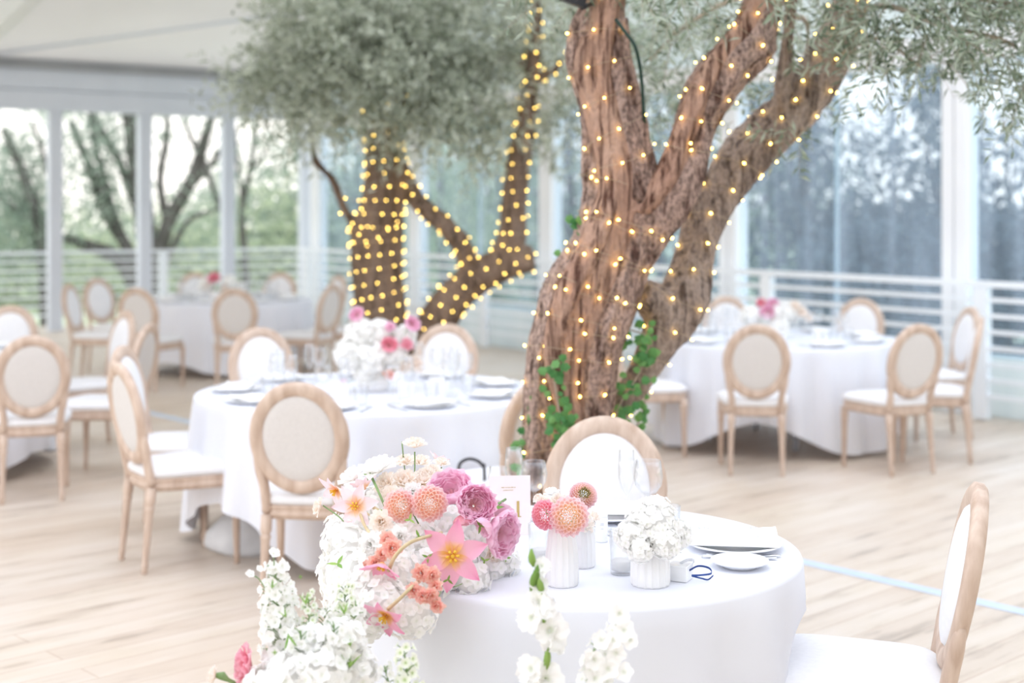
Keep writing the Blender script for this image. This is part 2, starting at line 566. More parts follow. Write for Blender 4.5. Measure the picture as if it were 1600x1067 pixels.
# petals
M['p_white'] = petal_mat('white petals', [(0, (0.86, 0.89, 0.80)), (0.25, (0.97, 0.965, 0.95)), (1, (0.98, 0.977, 0.97))], transl=.4)
M['p_greenwhite'] = petal_mat('greenish white petals', [(0, (0.62, 0.74, 0.40)), (0.35, (0.90, 0.93, 0.80)), (1, (0.95, 0.96, 0.91))], transl=.4)
M['p_cream'] = petal_mat('cream petals', [(0, (0.96, 0.84, 0.58)), (0.35, (0.975, 0.92, 0.84)), (1, (0.98, 0.95, 0.92))], tint=(0.98, 0.90, 0.84), transl=.5)
M['p_peach'] = petal_mat('peach dahlia petals', [(0, (0.94, 0.54, 0.28)), (0.4, (0.965, 0.73, 0.60)), (1, (0.975, 0.86, 0.82))], tint=(0.97, 0.78, 0.80), transl=.5)
M['p_pinkpeach'] = petal_mat('pink and apricot dahlia petals', [(0, (0.96, 0.72, 0.36)), (0.4, (0.97, 0.80, 0.62)), (1, (0.97, 0.78, 0.82))], tint=(0.97, 0.80, 0.84), transl=.5)
M['p_pink'] = petal_mat('pink rose petals', [(0, (0.92, 0.48, 0.42)), (0.3, (0.955, 0.62, 0.74)), (1, (0.975, 0.77, 0.87))], tint=(0.965, 0.72, 0.85), transl=.5)
M['p_hot'] = petal_mat('deep pink petals', [(0, (0.91, 0.38, 0.42)), (1, (0.96, 0.64, 0.72))], tint=(0.95, 0.54, 0.64), transl=.5)
M['p_tulip'] = petal_mat('pink tulip petals', [(0, (0.85, 0.48, 0.04)), (0.2, (0.90, 0.58, 0.22)), (0.38, (0.90, 0.47, 0.60)), (1, (0.87, 0.33, 0.52))], tint=(0.94, 0.58, 0.72))
M['p_paletulip'] = petal_mat('pale pink tulip petals', [(0, (0.90, 0.48, 0.08)), (0.25, (0.93, 0.66, 0.42)), (0.45, (0.95, 0.80, 0.84)), (1, (0.95, 0.84, 0.88))], tint=(0.93, 0.66, 0.74))
M['p_coral'] = petal_mat('coral petals', [(0, (0.93, 0.46, 0.20)), (0.5, (0.955, 0.58, 0.46)), (1, (0.975, 0.84, 0.75))], tint=(0.955, 0.60, 0.55), transl=.45)
M['stamen'] = noisy('orange stamen', (0.80, 0.42, 0.03), (0.88, 0.60, 0.10), (80, 80, 80), rough=0.7)
M['dahlia_eye'] = noisy('green dahlia eye', (0.20, 0.20, 0.03), (0.36, 0.32, 0.08), (200, 200, 200), rough=0.7)

# ------------------------------------------------------------------ the tent: floor, posts, beams, roof, clear walls
ANG = math.radians(34.2)
E1 = Vector((-math.sin(ANG), math.cos(ANG), 0))      # along the right wall, away from the eye
E2 = Vector((math.cos(ANG), math.sin(ANG), 0))       # along the left wall, towards the corner
CORNER = Vector((-3.25, 22.4, 0))
ROT = Matrix.Rotation(ANG, 3, 'Z')

def W(s, u, z=0.0):
    return CORNER - E2 * s - E1 * u + Vector((0, 0, z))

def beam(name, s0, s1, u0, u1, z0, z1, mat, parent=None):
    """box aligned with the tent; world-placed object whose own axes follow the tent"""
    c = W((s0 + s1) / 2, (u0 + u1) / 2, (z0 + z1) / 2)
    mb = MB()
    mb.add(*box_geo((0, 0, 0), (abs(s1 - s0), abs(u1 - u0), abs(z1 - z0))))
    o = mb.build(name, mat, parent, smooth=False)
    o.location = c
    o.rotation_euler = (0, 0, ANG)
    return o

structure(beam('floor', -0.85, 18, -0.85, 27, -0.12, 0.0, M['floor']))
structure(beam('ground', -60, 60, -60, 60, -0.75, -0.6, M['ground']))

tn = [0]
def trim(*a):
    tn[0] += 1
    return structure(beam('trim_%d' % tn[0], *a))

for k in range(0, 13):                                   # posts of the left side
    s = 1.307 * k
    trim(s - 0.095, s + 0.095, -0.07, 0.07, 0.0, 3.12, M['alu'])
trim(-0.12, 17, -0.10, 0.10, 3.12, 3.40, M['alu'])       # lower eave beam
trim(-0.12, 17, -0.14, 0.08, 3.412, 3.76, M['alu'])      # gutter beam above it
trim(-0.12, 17, 0.0, 0.06, 3.762, 3.835, M['gap_grey'])   # dark strip painted in for the shaded gap under the roof edge
trim(-0.12, 17, 0.10, 0.14, 3.70, 3.80, M['gap_grey'])  # second dark strip for the same shaded gap

RK = 0.14                                                # roof pitch
RIDGE, EAVE2 = 13.0, 26.0
def roof_z(u):
    return 3.84 + RK * (u if u < RIDGE else 2 * RIDGE - u)
def roof_part(name, us, mat):
    mb = MB()
    row = [(s_, u) for u in us for s_ in (-0.3, 17)]
    n = len(row)
    V = [tuple(W(s_, u, roof_z(u))) for s_, u in row] + [tuple(W(s_, u, roof_z(u) + .03)) for s_, u in row]
    Q = [(0, n, n + 1, 1), (n - 2, n - 1, 2 * n - 1, 2 * n - 2)]
    for i in range(0, n - 2, 2):
        Q += [(i, i + 1, i + 3, i + 2), (n + i + 1, n + i, n + i + 2, n + i + 3), (i, i + 2, n + i + 2, n + i), (i + 1, n + i + 1, n + i + 3, i + 3)]
    mb.add(V, Q)
    return structure(mb.build(name, mat, smooth=False))
roof_part('ceiling', (-0.3, 11.2), M['roof'])
roof_part('ceiling_added_clear', (11.21, RIDGE, 20.9), M['pvc_clear'])       # unseen clear bays added over the ridge to bring in top light
roof_part('ceiling_added_fabric', (20.91, EAVE2), M['roof'])  # unseen fabric slope, added to hold back light from behind the camera
structure(beam('wall_added_rear', -0.1, 17, EAVE2 - .02, EAVE2, 0, 3.8, M['roof']))  # unseen wall behind the camera, added to cut low light

def rafter(s, w=0.2, hgt=0.24, mat=None):
    tn[0] += 1
    mb = MB()
    V = [tuple(W(s + ds, u, roof_z(u) + dz)) for u in (0.0, RIDGE, EAVE2) for ds in (-w / 2, w / 2) for dz in (-hgt, -0.012)]
    mb.add(V, [(0, 1, 3, 2), (8, 10, 11, 9)] + [tuple(k + 4 * i for k in q) for i in (0, 1) for q in ((0, 2, 6, 4), (1, 5, 7, 3), (0, 4, 5, 1), (2, 3, 7, 6))])
    return structure(mb.build('trim_%d' % tn[0], mat or M['white_alu'], smooth=False))
for s in (0.1, 5.25, 10.4, 15.6):
    rafter(s)
tn[0] += 1                                               # diagonal roof brace
mb = MB()
A_, B_ = W(5.1, 0.15, roof_z(0.15) - 0.06), W(0.25, 5.2, roof_z(5.2) - 0.06)
mb.add(*tube_geo([A_, B_], 0.02, 8))
structure(mb.build('trim_%d' % tn[0], M['alu']))

# right wall: posts, beam, clear plastic bays, milky skirt
UP = [0.45, 3.47, 6.58, 9.74, 12.52, 15.6, 18.7]
for u in UP:
    trim(-0.09, 0.07, u - 0.125, u - 0.008, 0.0, 2.96, M['white_alu'])
    trim(-0.09, 0.07, u + 0.008, u + 0.125, 0.0, 2.96, M['white_alu'])
trim(-0.10, 0.10, 0.1, 20, 2.965, 3.20, M['white_alu'])
wn_i = 0
for a, b in zip(UP[:-1], UP[1:]):
    wn_i += 1
    structure(beam('window_%d' % wn_i, -0.004, 0.004, a + 0.126, b - 0.126, 0.5, 2.964, M['pvc']))
    mid = (a + b) / 2
    trim(-0.02, -0.005, mid - 0.02, mid + 0.02, 0.5, 2.96, M['pvc_skirt'])
structure(beam('baseboard_right', -0.03, -0.015, 0.1, 20, 0.0, 0.52, M['pvc_skirt']))
mb = MB()                                                # gable panel above the beam
V = [tuple(W(ds, u, z)) for u in (0.1, RIDGE, 19.95) for ds in (-0.01, 0.01) for z in (3.205, roof_z(u) - 0.012)]
mb.add(V, [(0, 1, 3, 2), (8, 10, 11, 9)] + [tuple(k + 4 * i for k in q) for i in (0, 1) for q in ((0, 2, 6, 4), (1, 5, 7, 3), (0, 4, 5, 1), (2, 3, 7, 6))])
structure(mb.build('wall_right', M['pvc_skirt'], smooth=False))

# floor stripe
a_, b_ = Vector((-3.9, 12.95, 0)), Vector((3.2, 4.85, 0))
d_ = (b_ - a_).normalized(); n_ = Vector((-d_.y, d_.x, 0)) * 0.042
mb = MB()
V = [a_ - n_, b_ - n_, b_ + n_, a_ + n_]
V = [tuple(v + Vector((0, 0, 0.0005))) for v in V] + [tuple(v + Vector((0, 0, 0.003))) for v in V]
mb.add(V, [(4, 5, 6, 7), (0, 1, 5, 4), (1, 2, 6, 5), (2, 3, 7, 6), (3, 0, 4, 7), (3, 2, 1, 0)])
structure(mb.build('trim_stripe', M['stripe'], smooth=False))

def railing(fn, posts, length0, length1, label):
    r = empty('railing', fn(0, 0))
    base = fn(0, 0)
    def bar(name, l0, l1, z, w, h):
        p0, p1 = fn(l0, z), fn(l1, z)
        c = (p0 + p1) / 2 - base
        d = (p1 - p0); L_ = d.length; ang = math.atan2(d.y, d.x)
        mb = MB(); mb.add(*box_geo(c, (L_, w, h), Matrix.Rotation(ang, 3, 'Z')))
        mb.build(name, M['rail'], r, smooth=False)
    bar('top_rail', length0, length1, 1.09, 0.06, 0.05)
    for k in range(7):
        bar('bar', length0, length1, 0.965 - 0.13 * k, 0.025, 0.035)
    for l in posts:
        mb = MB(); mb.add(*box_geo(fn(l, 0.53) - base, (0.13, 0.07, 1.06), ROT @ Matrix.Rotation(fn.rot, 3, 'Z')))
        mb.build('post', M['rail'], r, smooth=False)
    tag(r, label, 'railing')
    return r
def f_right(l, z): return W(0.26, l, z + .02)
f_right.rot = PI / 2
def f_left(l, z): return W(l, -0.6, z)
f_left.rot = 0
railing(f_right, [0.6, 3.0, 5.55, 8.1, 10.5, 12.95, 15.4, 17.8], 0.2, 19, 'white railing of flat horizontal bars along the clear plastic right wall')
railing(f_left, [-0.3, 2.1, 4.85, 7.2, 9.6], -0.5, 12, 'white horizontal-bar railing beyond the grey posts of the open left side')

# ------------------------------------------------------------------ foliage
def leaf_quads(mb, P, D, L, Wd, seed_rn=None, droop=0.25):
    """P roots, D unit directions (n,3); L, Wd arrays"""
    n = len(P)
    r = rng.normal(size=(n, 3))
    side = np.cross(D, r); side /= np.linalg.norm(side, axis=1)[:, None] + 1e-9
    up = np.cross(side, D)
    L = L[:, None]; Wd = Wd[:, None]
    mid = P + D * L * 0.5 + up * L * 0.06
    tip = P + D * L - np.array([0, 0, 1.0]) * L * droop * 0.3
    V = np.stack([P, mid + side * Wd / 2, tip, mid - side * Wd / 2], axis=1).reshape(-1, 3)
    Q = np.arange(n * 4).reshape(n, 4)
    rn = np.repeat(rng.random(n) if seed_rn is None else seed_rn, 4)
    mb.add(V, Q, rn=rn)

def sprigs(clusters, leaf_len=0.05, leaf_w=0.011, per=16, tlen=(0.18, 0.34), droop=0.35, twig_mb=None, twig_r=0.0016, spread=0.9):
    """clusters: (center Vector, radius, number of twigs) -> leaf mesh builder"""
    mb = MB()
    for c, rad, cnt in clusters:
        c = np.asarray(tuple(c)); rad = np.asarray(rad if hasattr(rad, '__len__') else (rad, rad, rad))
        g = rng.normal(size=(cnt, 3)); g /= np.linalg.norm(g, axis=1)[:, None]
        P0 = c + g * rad * (rng.random((cnt, 1)) ** 0.45)
        D0 = g * 0.7 + rng.normal(size=(cnt, 3)) * 0.7
        D0[:, 2] -= droop
        D0 /= np.linalg.norm(D0, axis=1)[:, None]
        TL = rng.uniform(tlen[0], tlen[1], cnt)
        rb = rng.random(cnt)
        t = (np.arange(per) + 0.5) / per
        T = np.tile(t, cnt)
        I = np.repeat(np.arange(cnt), per)
        base = P0[I] + D0[I] * (TL[I] * T)[:, None]
        base[:, 2] -= (T ** 2) * TL[I] * droop * 0.5
        r = rng.normal(size=(cnt * per, 3))
        perp = np.cross(D0[I], r); perp /= np.linalg.norm(perp, axis=1)[:, None]
        D = D0[I] * 0.6 + perp * spread
        D /= np.linalg.norm(D, axis=1)[:, None]
        leaf_quads(mb, base, D, leaf_len * rng.uniform(0.7, 1.25, cnt * per), leaf_w * rng.uniform(0.8, 1.25, cnt * per),
                   np.clip(rb[I] * 0.6 + rng.random(cnt * per) * 0.4, 0, 1))
        if twig_mb is not None:
            for i in range(cnt):
                pts = [P0[i] + D0[i] * TL[i] * k / 3 - np.array([0, 0, (k / 3) ** 2 * TL[i] * droop * 0.5]) for k in range(4)]
                twig_mb.add(*tube_geo(pts, [twig_r, twig_r * .9, twig_r * .7, twig_r * .4], 3, cap=False))
    return mb

def limb_from(pts, Y, width_unit=None, per=5):
    """pts: (px, py, width px[, dY]) at depth Y -> list of 3D points, radii"""
    C_ = [(*at(p[0], p[1], Y + (p[3] if len(p) > 3 else 0)), p[2] * (Y + (p[3] if len(p) > 3 else 0)) / FPX / 2) for p in pts]
    D = catmull(C_, per)
    return [Vector(d[:3]) for d in D], [max(float(d[3]), 0.004) for d in D]

# ------------------------------------------------------------------ olive trees inside the tent
def gnarled(limbs, origin, voxel, name, mat, parent, ridge=0.10, amp=0.010, nr=30):
    mb = MB()
    for li, (P, R) in enumerate(limbs):
        ph = random.random() * 6
        def mod(t, a, ph=ph):
            return 1 + ridge * (math.sin(3 * a + ph + t * 3.2) * 0.5 + math.sin(5 * a - t * 4 + ph * 2) * 0.35 + math.sin(9 * a + t * 5 + ph) * 0.18)
        P2 = [p - origin for p in P]
        mb.add(*tube_geo(P2, R, nr, True, mod))
    me = mb.mesh(name)
    o = bpy.data.objects.new(name, me)
    COL.objects.link(o)
    rm = o.modifiers.new('remesh', 'REMESH')
    rm.mode = 'VOXEL'; rm.voxel_size = voxel; rm.use_smooth_shade = True
    sm = o.modifiers.new('smooth', 'SMOOTH'); sm.iterations = 2; sm.factor = 0.5
    dg = bpy.context.evaluated_depsgraph_get()
    me2 = bpy.data.meshes.new_from_object(o.evaluated_get(dg))
    o.modifiers.clear()
    o.data = me2
    bpy.data.meshes.remove(me)
    me2.name = name
    nv = len(me2.vertices)
    nor = [v.normal.copy() for v in me2.vertices]
    for v, n in zip(me2.vertices, nor):
        c = v.co
        h = noise.noise(Vector((c.x * 13, c.y * 13, c.z * 2.6))) * 1.0 + noise.noise(Vector((c.x * 34, c.y * 34, c.z * 8))) * 0.45 \
            + noise.noise(Vector((c.x * 80, c.y * 80, c.z * 30))) * 0.22
        v.co = c + n * (h * amp)
    me2.polygons.foreach_set('use_smooth', np.full(len(me2.polygons), True))
    me2.materials.clear()
    me2.materials.append(mat)
    o.parent = parent
    return o

def bvh_of(*obs):
    V, F = [], []
    for o in obs:
        n = len(V)
        V += [tuple(v.co) for v in o.data.vertices]
        F += [tuple(i + n for i in p.vertices) for p in o.data.polygons]
    return BVHTree.FromPolygons(V, F)

BULB_MESH = None
def string_lights(limb_list, bvh, origin, label, pitch=0.10, step=0.085, t0=0.0, extra=None, off=0.012):
    """a wire wound around each limb with a bulb every few centimetres"""
    global BULB_MESH
    if BULB_MESH is None:
        mb = MB()
        mb.add(*lathe_geo([(0.0002, -0.005), (0.0028, -0.0046), (0.0038, -0.002), (0.004, 0.002), (0.003, 0.005), (0.0002, 0.006)], 8))
        BULB_MESH = mb.mesh('bulb'); BULB_MESH.materials.append(M['bulb'])
    root = empty('string_lights', origin)
    wire = MB()
    bulbs = []
    for P, R in limb_list:
        Pv, T, Nn, B = frames(P)
        cum = [0.0]
        for i in range(1, len(Pv)):
            cum.append(cum[-1] + (Pv[i] - Pv[i - 1]).length)
        tot = cum[-1]
        pts = []
        s, a = 0.0, random.random() * 6
        while s < tot:
            i = max(k for k in range(len(cum)) if cum[k] <= s)
            j = min(i + 1, len(cum) - 1)
            f = 0 if j == i else (s - cum[i]) / (cum[j] - cum[i])
            c = Pv[i].lerp(Pv[j], f); r = R[i] * (1 - f) + R[j] * f
            d = (Nn[i] * math.cos(a) + B[i] * math.sin(a)).normalized()
            o3 = c - origin
            hit = bvh.ray_cast(o3 + d * (r * 1.9 + 0.03), -d, r * 2.2 + 0.04)
            q = (hit[0] + hit[1] * off) if hit[0] is not None and (hit[0] - o3).length < r * 1.8 + .03 else None
            if q is not None and (q - o3).dot(d) > 0:
                pts.append(q)
            da = 0.03 / max(r, 0.02)
            a += da
            s += pitch * da / (2 * PI)
        if len(pts) < 4:
            continue
        run = [pts[0]]
        for q in pts[1:]:
            if (q - run[-1]).length > 0.16:
                if len(run) > 2:
                    wire.add(*tube_geo(run, 0.0011, 3, cap=False))
                run = [q]
            else:
                run.append(q)
        if len(run) > 2:
            wire.add(*tube_geo(run, 0.0011, 3, cap=False))
        acc = 0.0
        nxt = step * random.random()
        for q0, q1 in zip(pts[:-1], pts[1:]):
            l = (q1 - q0).length
            if l > 0.16:
                continue
            acc += l
            if acc >= nxt:
                bulbs.append(q1)
                nxt = acc + step * random.uniform(0.75, 1.3)
    for pl in (extra or []):
        pl = [Vector(p) - origin for p in pl]
        wire.add(*tube_geo(pl, 0.0011, 3, cap=False))
        bulbs += pl[1:-1]
    wire.build('wire', M['wire'], root)
    eye = Vector((0, 0, H)) - origin
    def seen(b):
        d = eye - b
        h = bvh.ray_cast(b + d.normalized() * 0.004, d.normalized(), d.length)
        return h[0] is None
    vis = [b for b in bulbs if seen(b)]
    hid = [b for b in bulbs if not seen(b)]
    random.shuffle(vis)
    one, rest = vis[:100], vis[100:] + hid
    for b in one:
        o = bpy.data.objects.new('bulb', BULB_MESH)
        COL.objects.link(o)
        o.parent = root
        o.location = b
        o.rotation_euler = (random.random() * 3, random.random() * 3, 0)
    if rest:
        mb = MB()
        for b in rest:
            V, Q = lathe_geo([(0.0002, -0.006), (0.003, -0.0055), (0.0045, 0), (0.0034, 0.0055), (0.0002, 0.007)], 6)
            mb.add(V + np.asarray(tuple(b)), Q)
        o = mb.build('bulbs', M['bulb'], root)
        o['kind'] = 'stuff'
    tag(root, label, 'string lights')
    return root

# --- front olive tree
Y1 = 5.6
o1 = at(880, 1004.5, Y1); o1.z = 0
tree1 = empty('olive_tree', o1)
tag(tree1, 'large twisted olive tree with forked brown trunk and pale green leaves behind the front table', 'tree')
L_root = limb_from([(845, 1010, 90), (846, 900, 78), (845, 800, 70), (848, 715, 66), (851, 640, 74), (863, 560, 88), (886, 480, 100), (922, 410, 110), (955, 345, 112), (980, 290, 112)], Y1)
L_mid = limb_from([(930, 1010, 95), (918, 850, 78), (913, 720, 66), (915, 650, 66), (920, 580, 88), (937, 510, 112), (962, 440, 112), (988, 380, 112), (1015, 320, 105), (1050, 280, 88)], Y1)
L_left = limb_from([(985, 310, 125), (982, 255, 108), (962, 195, 98), (948, 145, 92), (940, 100, 92), (942, 60, 84), (950, 20, 62), (956, -30, 56), (962, -100, 48), (950, -190, 36)], Y1)
L_burl = limb_from([(935, 108, 80), (908, 98, 62), (890, 95, 34)], Y1)
L_right = limb_from([(1030, 320, 100), (1068, 265, 76), (1084, 210, 70), (1100, 162, 80), (1136, 108, 84), (1172, 65, 86, .05), (1185, 30, 78, .08), (1200, -10, 62, .1), (1218, -60, 52, .1), (1240, -140, 40, .1)], Y1)
L_burl2 = limb_from([(1170, 70, 70, .05), (1203, 62, 46, 0)], Y1)
L_two = limb_from([(930, 1010, 64, .1), (928, 800, 46, .1), (934, 715, 40, .08), (960, 650, 42, .1), (994, 596, 44, .12), (1022, 548, 56, .15), (1046, 502, 76, .18), (1070, 460, 74, .2), (1083, 410, 60, .25), (1100, 350, 62, .3), (1130, 295, 68, .35), (1168, 240, 76, .4), (1207, 205, 74, .45), (1246, 168, 72, .5), (1280, 120, 72, .5), (1306, 70, 66, .5), (1322, 20, 52, .5), (1336, -40, 46, .5), (1345, -130, 36, .5)], Y1)
L_knob = limb_from([(1058, 486, 66, .2), (1094, 480, 42, .16)], Y1)
L_knob2 = limb_from([(1045, 495, 60, .2), (1012, 462, 52, .1), (1004, 452, 30, .08)], Y1)
L_sub = limb_from([(1218, 200, 34, .45), (1223, 150, 26, .4), (1229, 90, 25, .4), (1234, 30, 20, .35), (1244, -50, 15, .3)], Y1)
S_left = limb_from([(843, 1010, 100), (845, 900, 82), (845, 800, 72), (848, 715, 66), (849, 640, 58), (853, 560, 58), (868, 490, 60), (892, 430, 58), (922, 375, 52), (938, 315, 48), (938, 255, 48), (934, 205, 44), (924, 150, 42), (907, 98, 40), (912, 50, 44), (930, 0, 34)], Y1 - .02)
S_mid = limb_from([(920, 1010, 90), (915, 850, 70), (910, 720, 60), (905, 650, 62), (893, 590, 66), (893, 530, 74), (912, 460, 76), (938, 400, 70), (958, 340, 66), (968, 290, 60), (958, 230, 56), (945, 170, 50), (935, 110, 48), (942, 50, 46), (952, 0, 40)], Y1 - .07)
S_right = limb_from([(940, 1010, 80, .05), (930, 850, 60, .03), (922, 720, 52, 0), (930, 640, 56, -.03), (936, 570, 58, -.04), (955, 500, 62, -.03), (978, 430, 62), (1000, 370, 58), (1008, 320, 56), (1000, 270, 52), (985, 210, 50), (972, 150, 48), (962, 90, 46), (958, 30, 42)], Y1 - .05)
S_limb = limb_from([(942, 600, 30, .03), (957, 545, 30, .02), (978, 475, 38, 0), (1000, 408, 40, -.02), (1030, 348, 54, -.04), (1062, 290, 62, -.04), (1090, 225, 38, -.03), (1098, 170, 46, 0), (1128, 112, 50, .0), (1165, 70, 44, 0), (1188, 20, 40, .06)], Y1 - .02)
S_limb2 = limb_from([(1000, 330, 40, -.06), (1040, 282, 44, -.08), (1066, 215, 40, -.06), (1088, 158, 42, -.05), (1122, 96, 40, -.03), (1160, 48, 36, 0), (1192, -10, 34, .06)], Y1 - .02)
S_mid2 = limb_from([(905, 900, 40, -.05), (900, 720, 40, -.08), (893, 640, 40, -.10), (872, 575, 36, -.10), (872, 520, 38, -.12), (890, 460, 44, -.14), (918, 400, 44, -.14), (945, 340, 42, -.13), (955, 290, 36, -.12), (940, 225, 34, -.10), (925, 165, 32, -.09), (912, 110, 32, -.09), (920, 60, 30, -.08)], Y1)
L_core = limb_from([(880, 1010, 60, .05), (885, 800, 50, .05), (880, 560, 50, .06), (930, 440, 80, .06), (975, 340, 110, .02), (985, 285, 100, 0)], Y1)
L_l2 = [(P, [r * .86 for r in R]) for P, R in (L_left,)][0]
L_r2 = [(P, [r * .88 for r in R]) for P, R in (L_right,)][0]
front_limbs = [L_core, S_left, S_right, S_limb, L_l2, L_burl, L_r2, L_burl2]
trunk1 = gnarled(front_limbs, o1, 0.0095, 'trunk', M['bark'], tree1, ridge=0.20, amp=0.013)
trunk1w = gnarled([S_mid, S_mid2, S_limb2], o1, 0.0095, 'bare_wood', M['bare_wood'], tree1, ridge=0.22, amp=0.008)
trunk1w['label'] = 'smooth tan bare wood running up the middle'
trunk1b = gnarled([L_two, L_knob, L_knob2, L_sub], o1, 0.0105, 'trunk', M['bark_grey'], tree1, ridge=0.15, amp=0.012)
trunk1b['label'] = 'slimmer grey leaning trunk on the right'

tw = MB()
crown = []
def cl(px, py, Y, rad, n):
    crown.append((at(px, py, Y) - o1, rad, max(3, int(n * .66))))
for px, py, Y, rad, n in [(1400, 20, 5.5, .16, 34), (1470, 60, 5.6, .16, 34), (1530, 30, 5.6, .18, 38), (1590, 70, 5.7, .18, 36), (1440, 110, 5.7, .10, 12),
                          (1560, 110, 5.6, .12, 16), (1360, 60, 5.7, .12, 20), (1600, 0, 5.5, .2, 30), (1480, -20, 5.5, .2, 40), (1380, -40, 5.6, .2, 36),
                          (1260, 30, 6.4, .16, 26), (1250, 110, 6.3, .10, 12), (1210, 150, 6.3, .09, 10), (1190, 10, 6.5, .16, 20), (1240, 190, 5.9, .06, 5), (1130, 20, 6.8, .18, 22),
                          (1060, 40, 7.0, .22, 40), (1020, 90, 7.0, .20, 36), (1090, 110, 7.0, .16, 22), (1010, 20, 7.2, .24, 40), (1050, 150, 7.0, .11, 11), (1120, 80, 7.0, .14, 16),
                          (1000, 170, 7.0, .10, 8), (1165, 170, 6.4, .08, 7), (960, 60, 7.2, .2, 26)]:
    cl(px, py, Y, rad, n)
for px, py, Y, rad, n in [(1000, -120, 5.6, .45, 160), (1200, -150, 5.6, .45, 160), (1400, -130, 5.6, .4, 140), (1560, -120, 5.7, .35, 110), (860, -160, 5.6, .4, 120)]:
    cl(px, py, Y, rad, n)
lf = sprigs(crown, leaf_len=0.058, leaf_w=0.0115, per=18, twig_mb=tw, tlen=(.16, .32))
fo = lf.build('foliage', M['olive_leaf'], tree1, smooth=False)
# hanging branches that carry the foliage
for pts in ([(1322, 20, 14, .5), (1390, 10, 10, .1), (1470, 40, 8, 0), (1560, 60, 6, .05), (1610, 90, 4, .1)],
            [(1330, -30, 14, .5), (1440, -20, 10, 0), (1540, 0, 8, 0), (1620, 10, 5, 0)],
            [(1234, 20, 10, .4), (1262, 40, 7, .8), (1255, 110, 4, .7)],
            [(1200, -20, 12, .1), (1120, 10, 8, 1.0), (1060, 50, 6, 1.4), (1015, 95, 4, 1.4)],
            [(1306, 90, 8, .5), (1370, 60, 6, .1), (1440, 105, 4, .1)]):
    P, R = limb_from(pts, Y1)
    tw.add(*tube_geo([p - o1 for p in P], R, 6, True))
tw.build('twigs', M['twig'], tree1)

bv1 = bvh_of(trunk1, trunk1w); bv1b = bvh_of(trunk1b)
def cut(l, a, b):
    P, R = l
    n = len(P)
    i, j = int(a * (n - 1)), int(b * (n - 1))
    return P[i:j + 1], R[i:j + 1]
string_lights([cut(L_root, 0.2, 0.62), cut(L_mid, 0.1, 0.55)], bv1, o1, 'warm fairy lights wound around the lower trunk of the front olive tree', pitch=.135, step=.10)
string_lights([cut(L_root, .62, 1), cut(L_mid, .55, .9)], bv1, o1, 'warm fairy lights around the middle of the front olive trunk below its fork', pitch=.14, step=.10)
string_lights([cut(L_left, .1, 1)], bv1, o1, 'warm fairy lights around the upright left limb of the front olive tree', pitch=.13, step=.10)
string_lights([cut(L_right, .1, 1)], bv1, o1, 'warm fairy lights around the right limb of the forked brown olive trunk', pitch=.12, step=.10)
string_lights([cut(L_two, .12, .98)], bv1b, o1, 'warm fairy lights around the grey leaning trunk of the front olive tree', pitch=.13, step=.10)

# ivy on the front tree
ivy = empty('ivy', o1)
tag(ivy, 'dark green ivy climbing the foot of the front olive trunk', 'plant')
il = MB(); iv = MB()
def ivy_run(pts, Y, n, spread):
    P = [at(a, b, Y) - o1 for a, b in pts]
    P = [Vector(p) for p in catmull([tuple(p) for p in P], 5)]
    iv.add(*tube_geo(P, 0.003, 4))
    for k in range(n):
        p = P[random.randrange(len(P))] + Vector((random.uniform(-1, 1), random.uniform(-.6, .2), random.uniform(-1, 1))) * spread
        s = random.uniform(.018, .034)
        d = Vector((random.uniform(-1, 1), random.uniform(-1.2, -.2), random.uniform(-1, .6))).normalized()
        nrm = Vector((random.uniform(-.6, .6), -1, random.uniform(-.3, .8))).normalized()
        x = d - nrm * d.dot(nrm); x.normalize(); y = nrm.cross(x)
        out = [(0, 0), (.25, .55), (.45, .38), (.6, .5), (1, 0), (.6, -.5), (.45, -.38), (.25, -.55)]
        V = [tuple(p + x * (a * s * 1.3) + y * (b * s * 1.2) + nrm * (0.12 * s * (1 - abs(b) * 2))) for a, b in out]
        V.append(tuple(p + x * (.45 * s * 1.3) + nrm * .14 * s))
        il.add(V, None, [(8, i, (i + 1) % 8) for i in range(8)], rn=random.random())
ivy_run([(872, 1000), (872, 760), (880, 690), (872, 630), (862, 570)], Y1 - .19, 70, .045)
ivy_run([(885, 760), (890, 690), (882, 640)], Y1 - .18, 40, .04)
ivy_run([(800, 1000), (812, 800), (815, 715), (830, 660), (842, 620)], Y1 - .05, 45, .03)
ivy_run([(940, 1000), (945, 720), (965, 640), (1000, 580), (1012, 530), (985, 515)], Y1 - .02, 95, .045)
ivy_run([(975, 700), (1000, 655), (1010, 620)], Y1 + .1, 18, .03)
ivy_run([(866, 455), (880, 400), (905, 350), (912, 340)], Y1 - .03, 16, .025)
il.build('leaves', M['ivy'], ivy, smooth=False)
iv.build('vine', M['twig'], ivy)

# cable and floodlight on the left limb
mb = MB()
P = catmull([tuple(at(a, b, y)) for a, b, y in [(962, 30, 5.46), (978, 52, 5.45), (992, 72, 5.44), (1000, 105, 5.46), (1004, 145, 5.48), (1006, 180, 5.5), (1010, 205, 5.55)]], 5)
mb.add(*tube_geo([Vector(p) for p in P], 0.007, 8))
o = mb.build('cable', M['dkgreen']); tag(o, 'dark green cable hanging beside the upright left limb of the front olive', 'cable')
fl = empty('floodlight', at(898, 0, 5.42))
mb = MB(); mb.add(*box_geo((0, 0, 0.02), (.10, .05, .075), Matrix.Rotation(.35, 3, 'Y'))); mb.build('housing', M['black'], fl, smooth=False)
mb = MB(); mb.add(*tube_geo([(.03, 0, -.03), (.05, .04, -.015), (.07, .09, .0)], .01, 8)); mb.build('bracket', M['black'], fl)
tag(fl, 'small black floodlight fixed high on the left limb of the front olive', 'lamp')

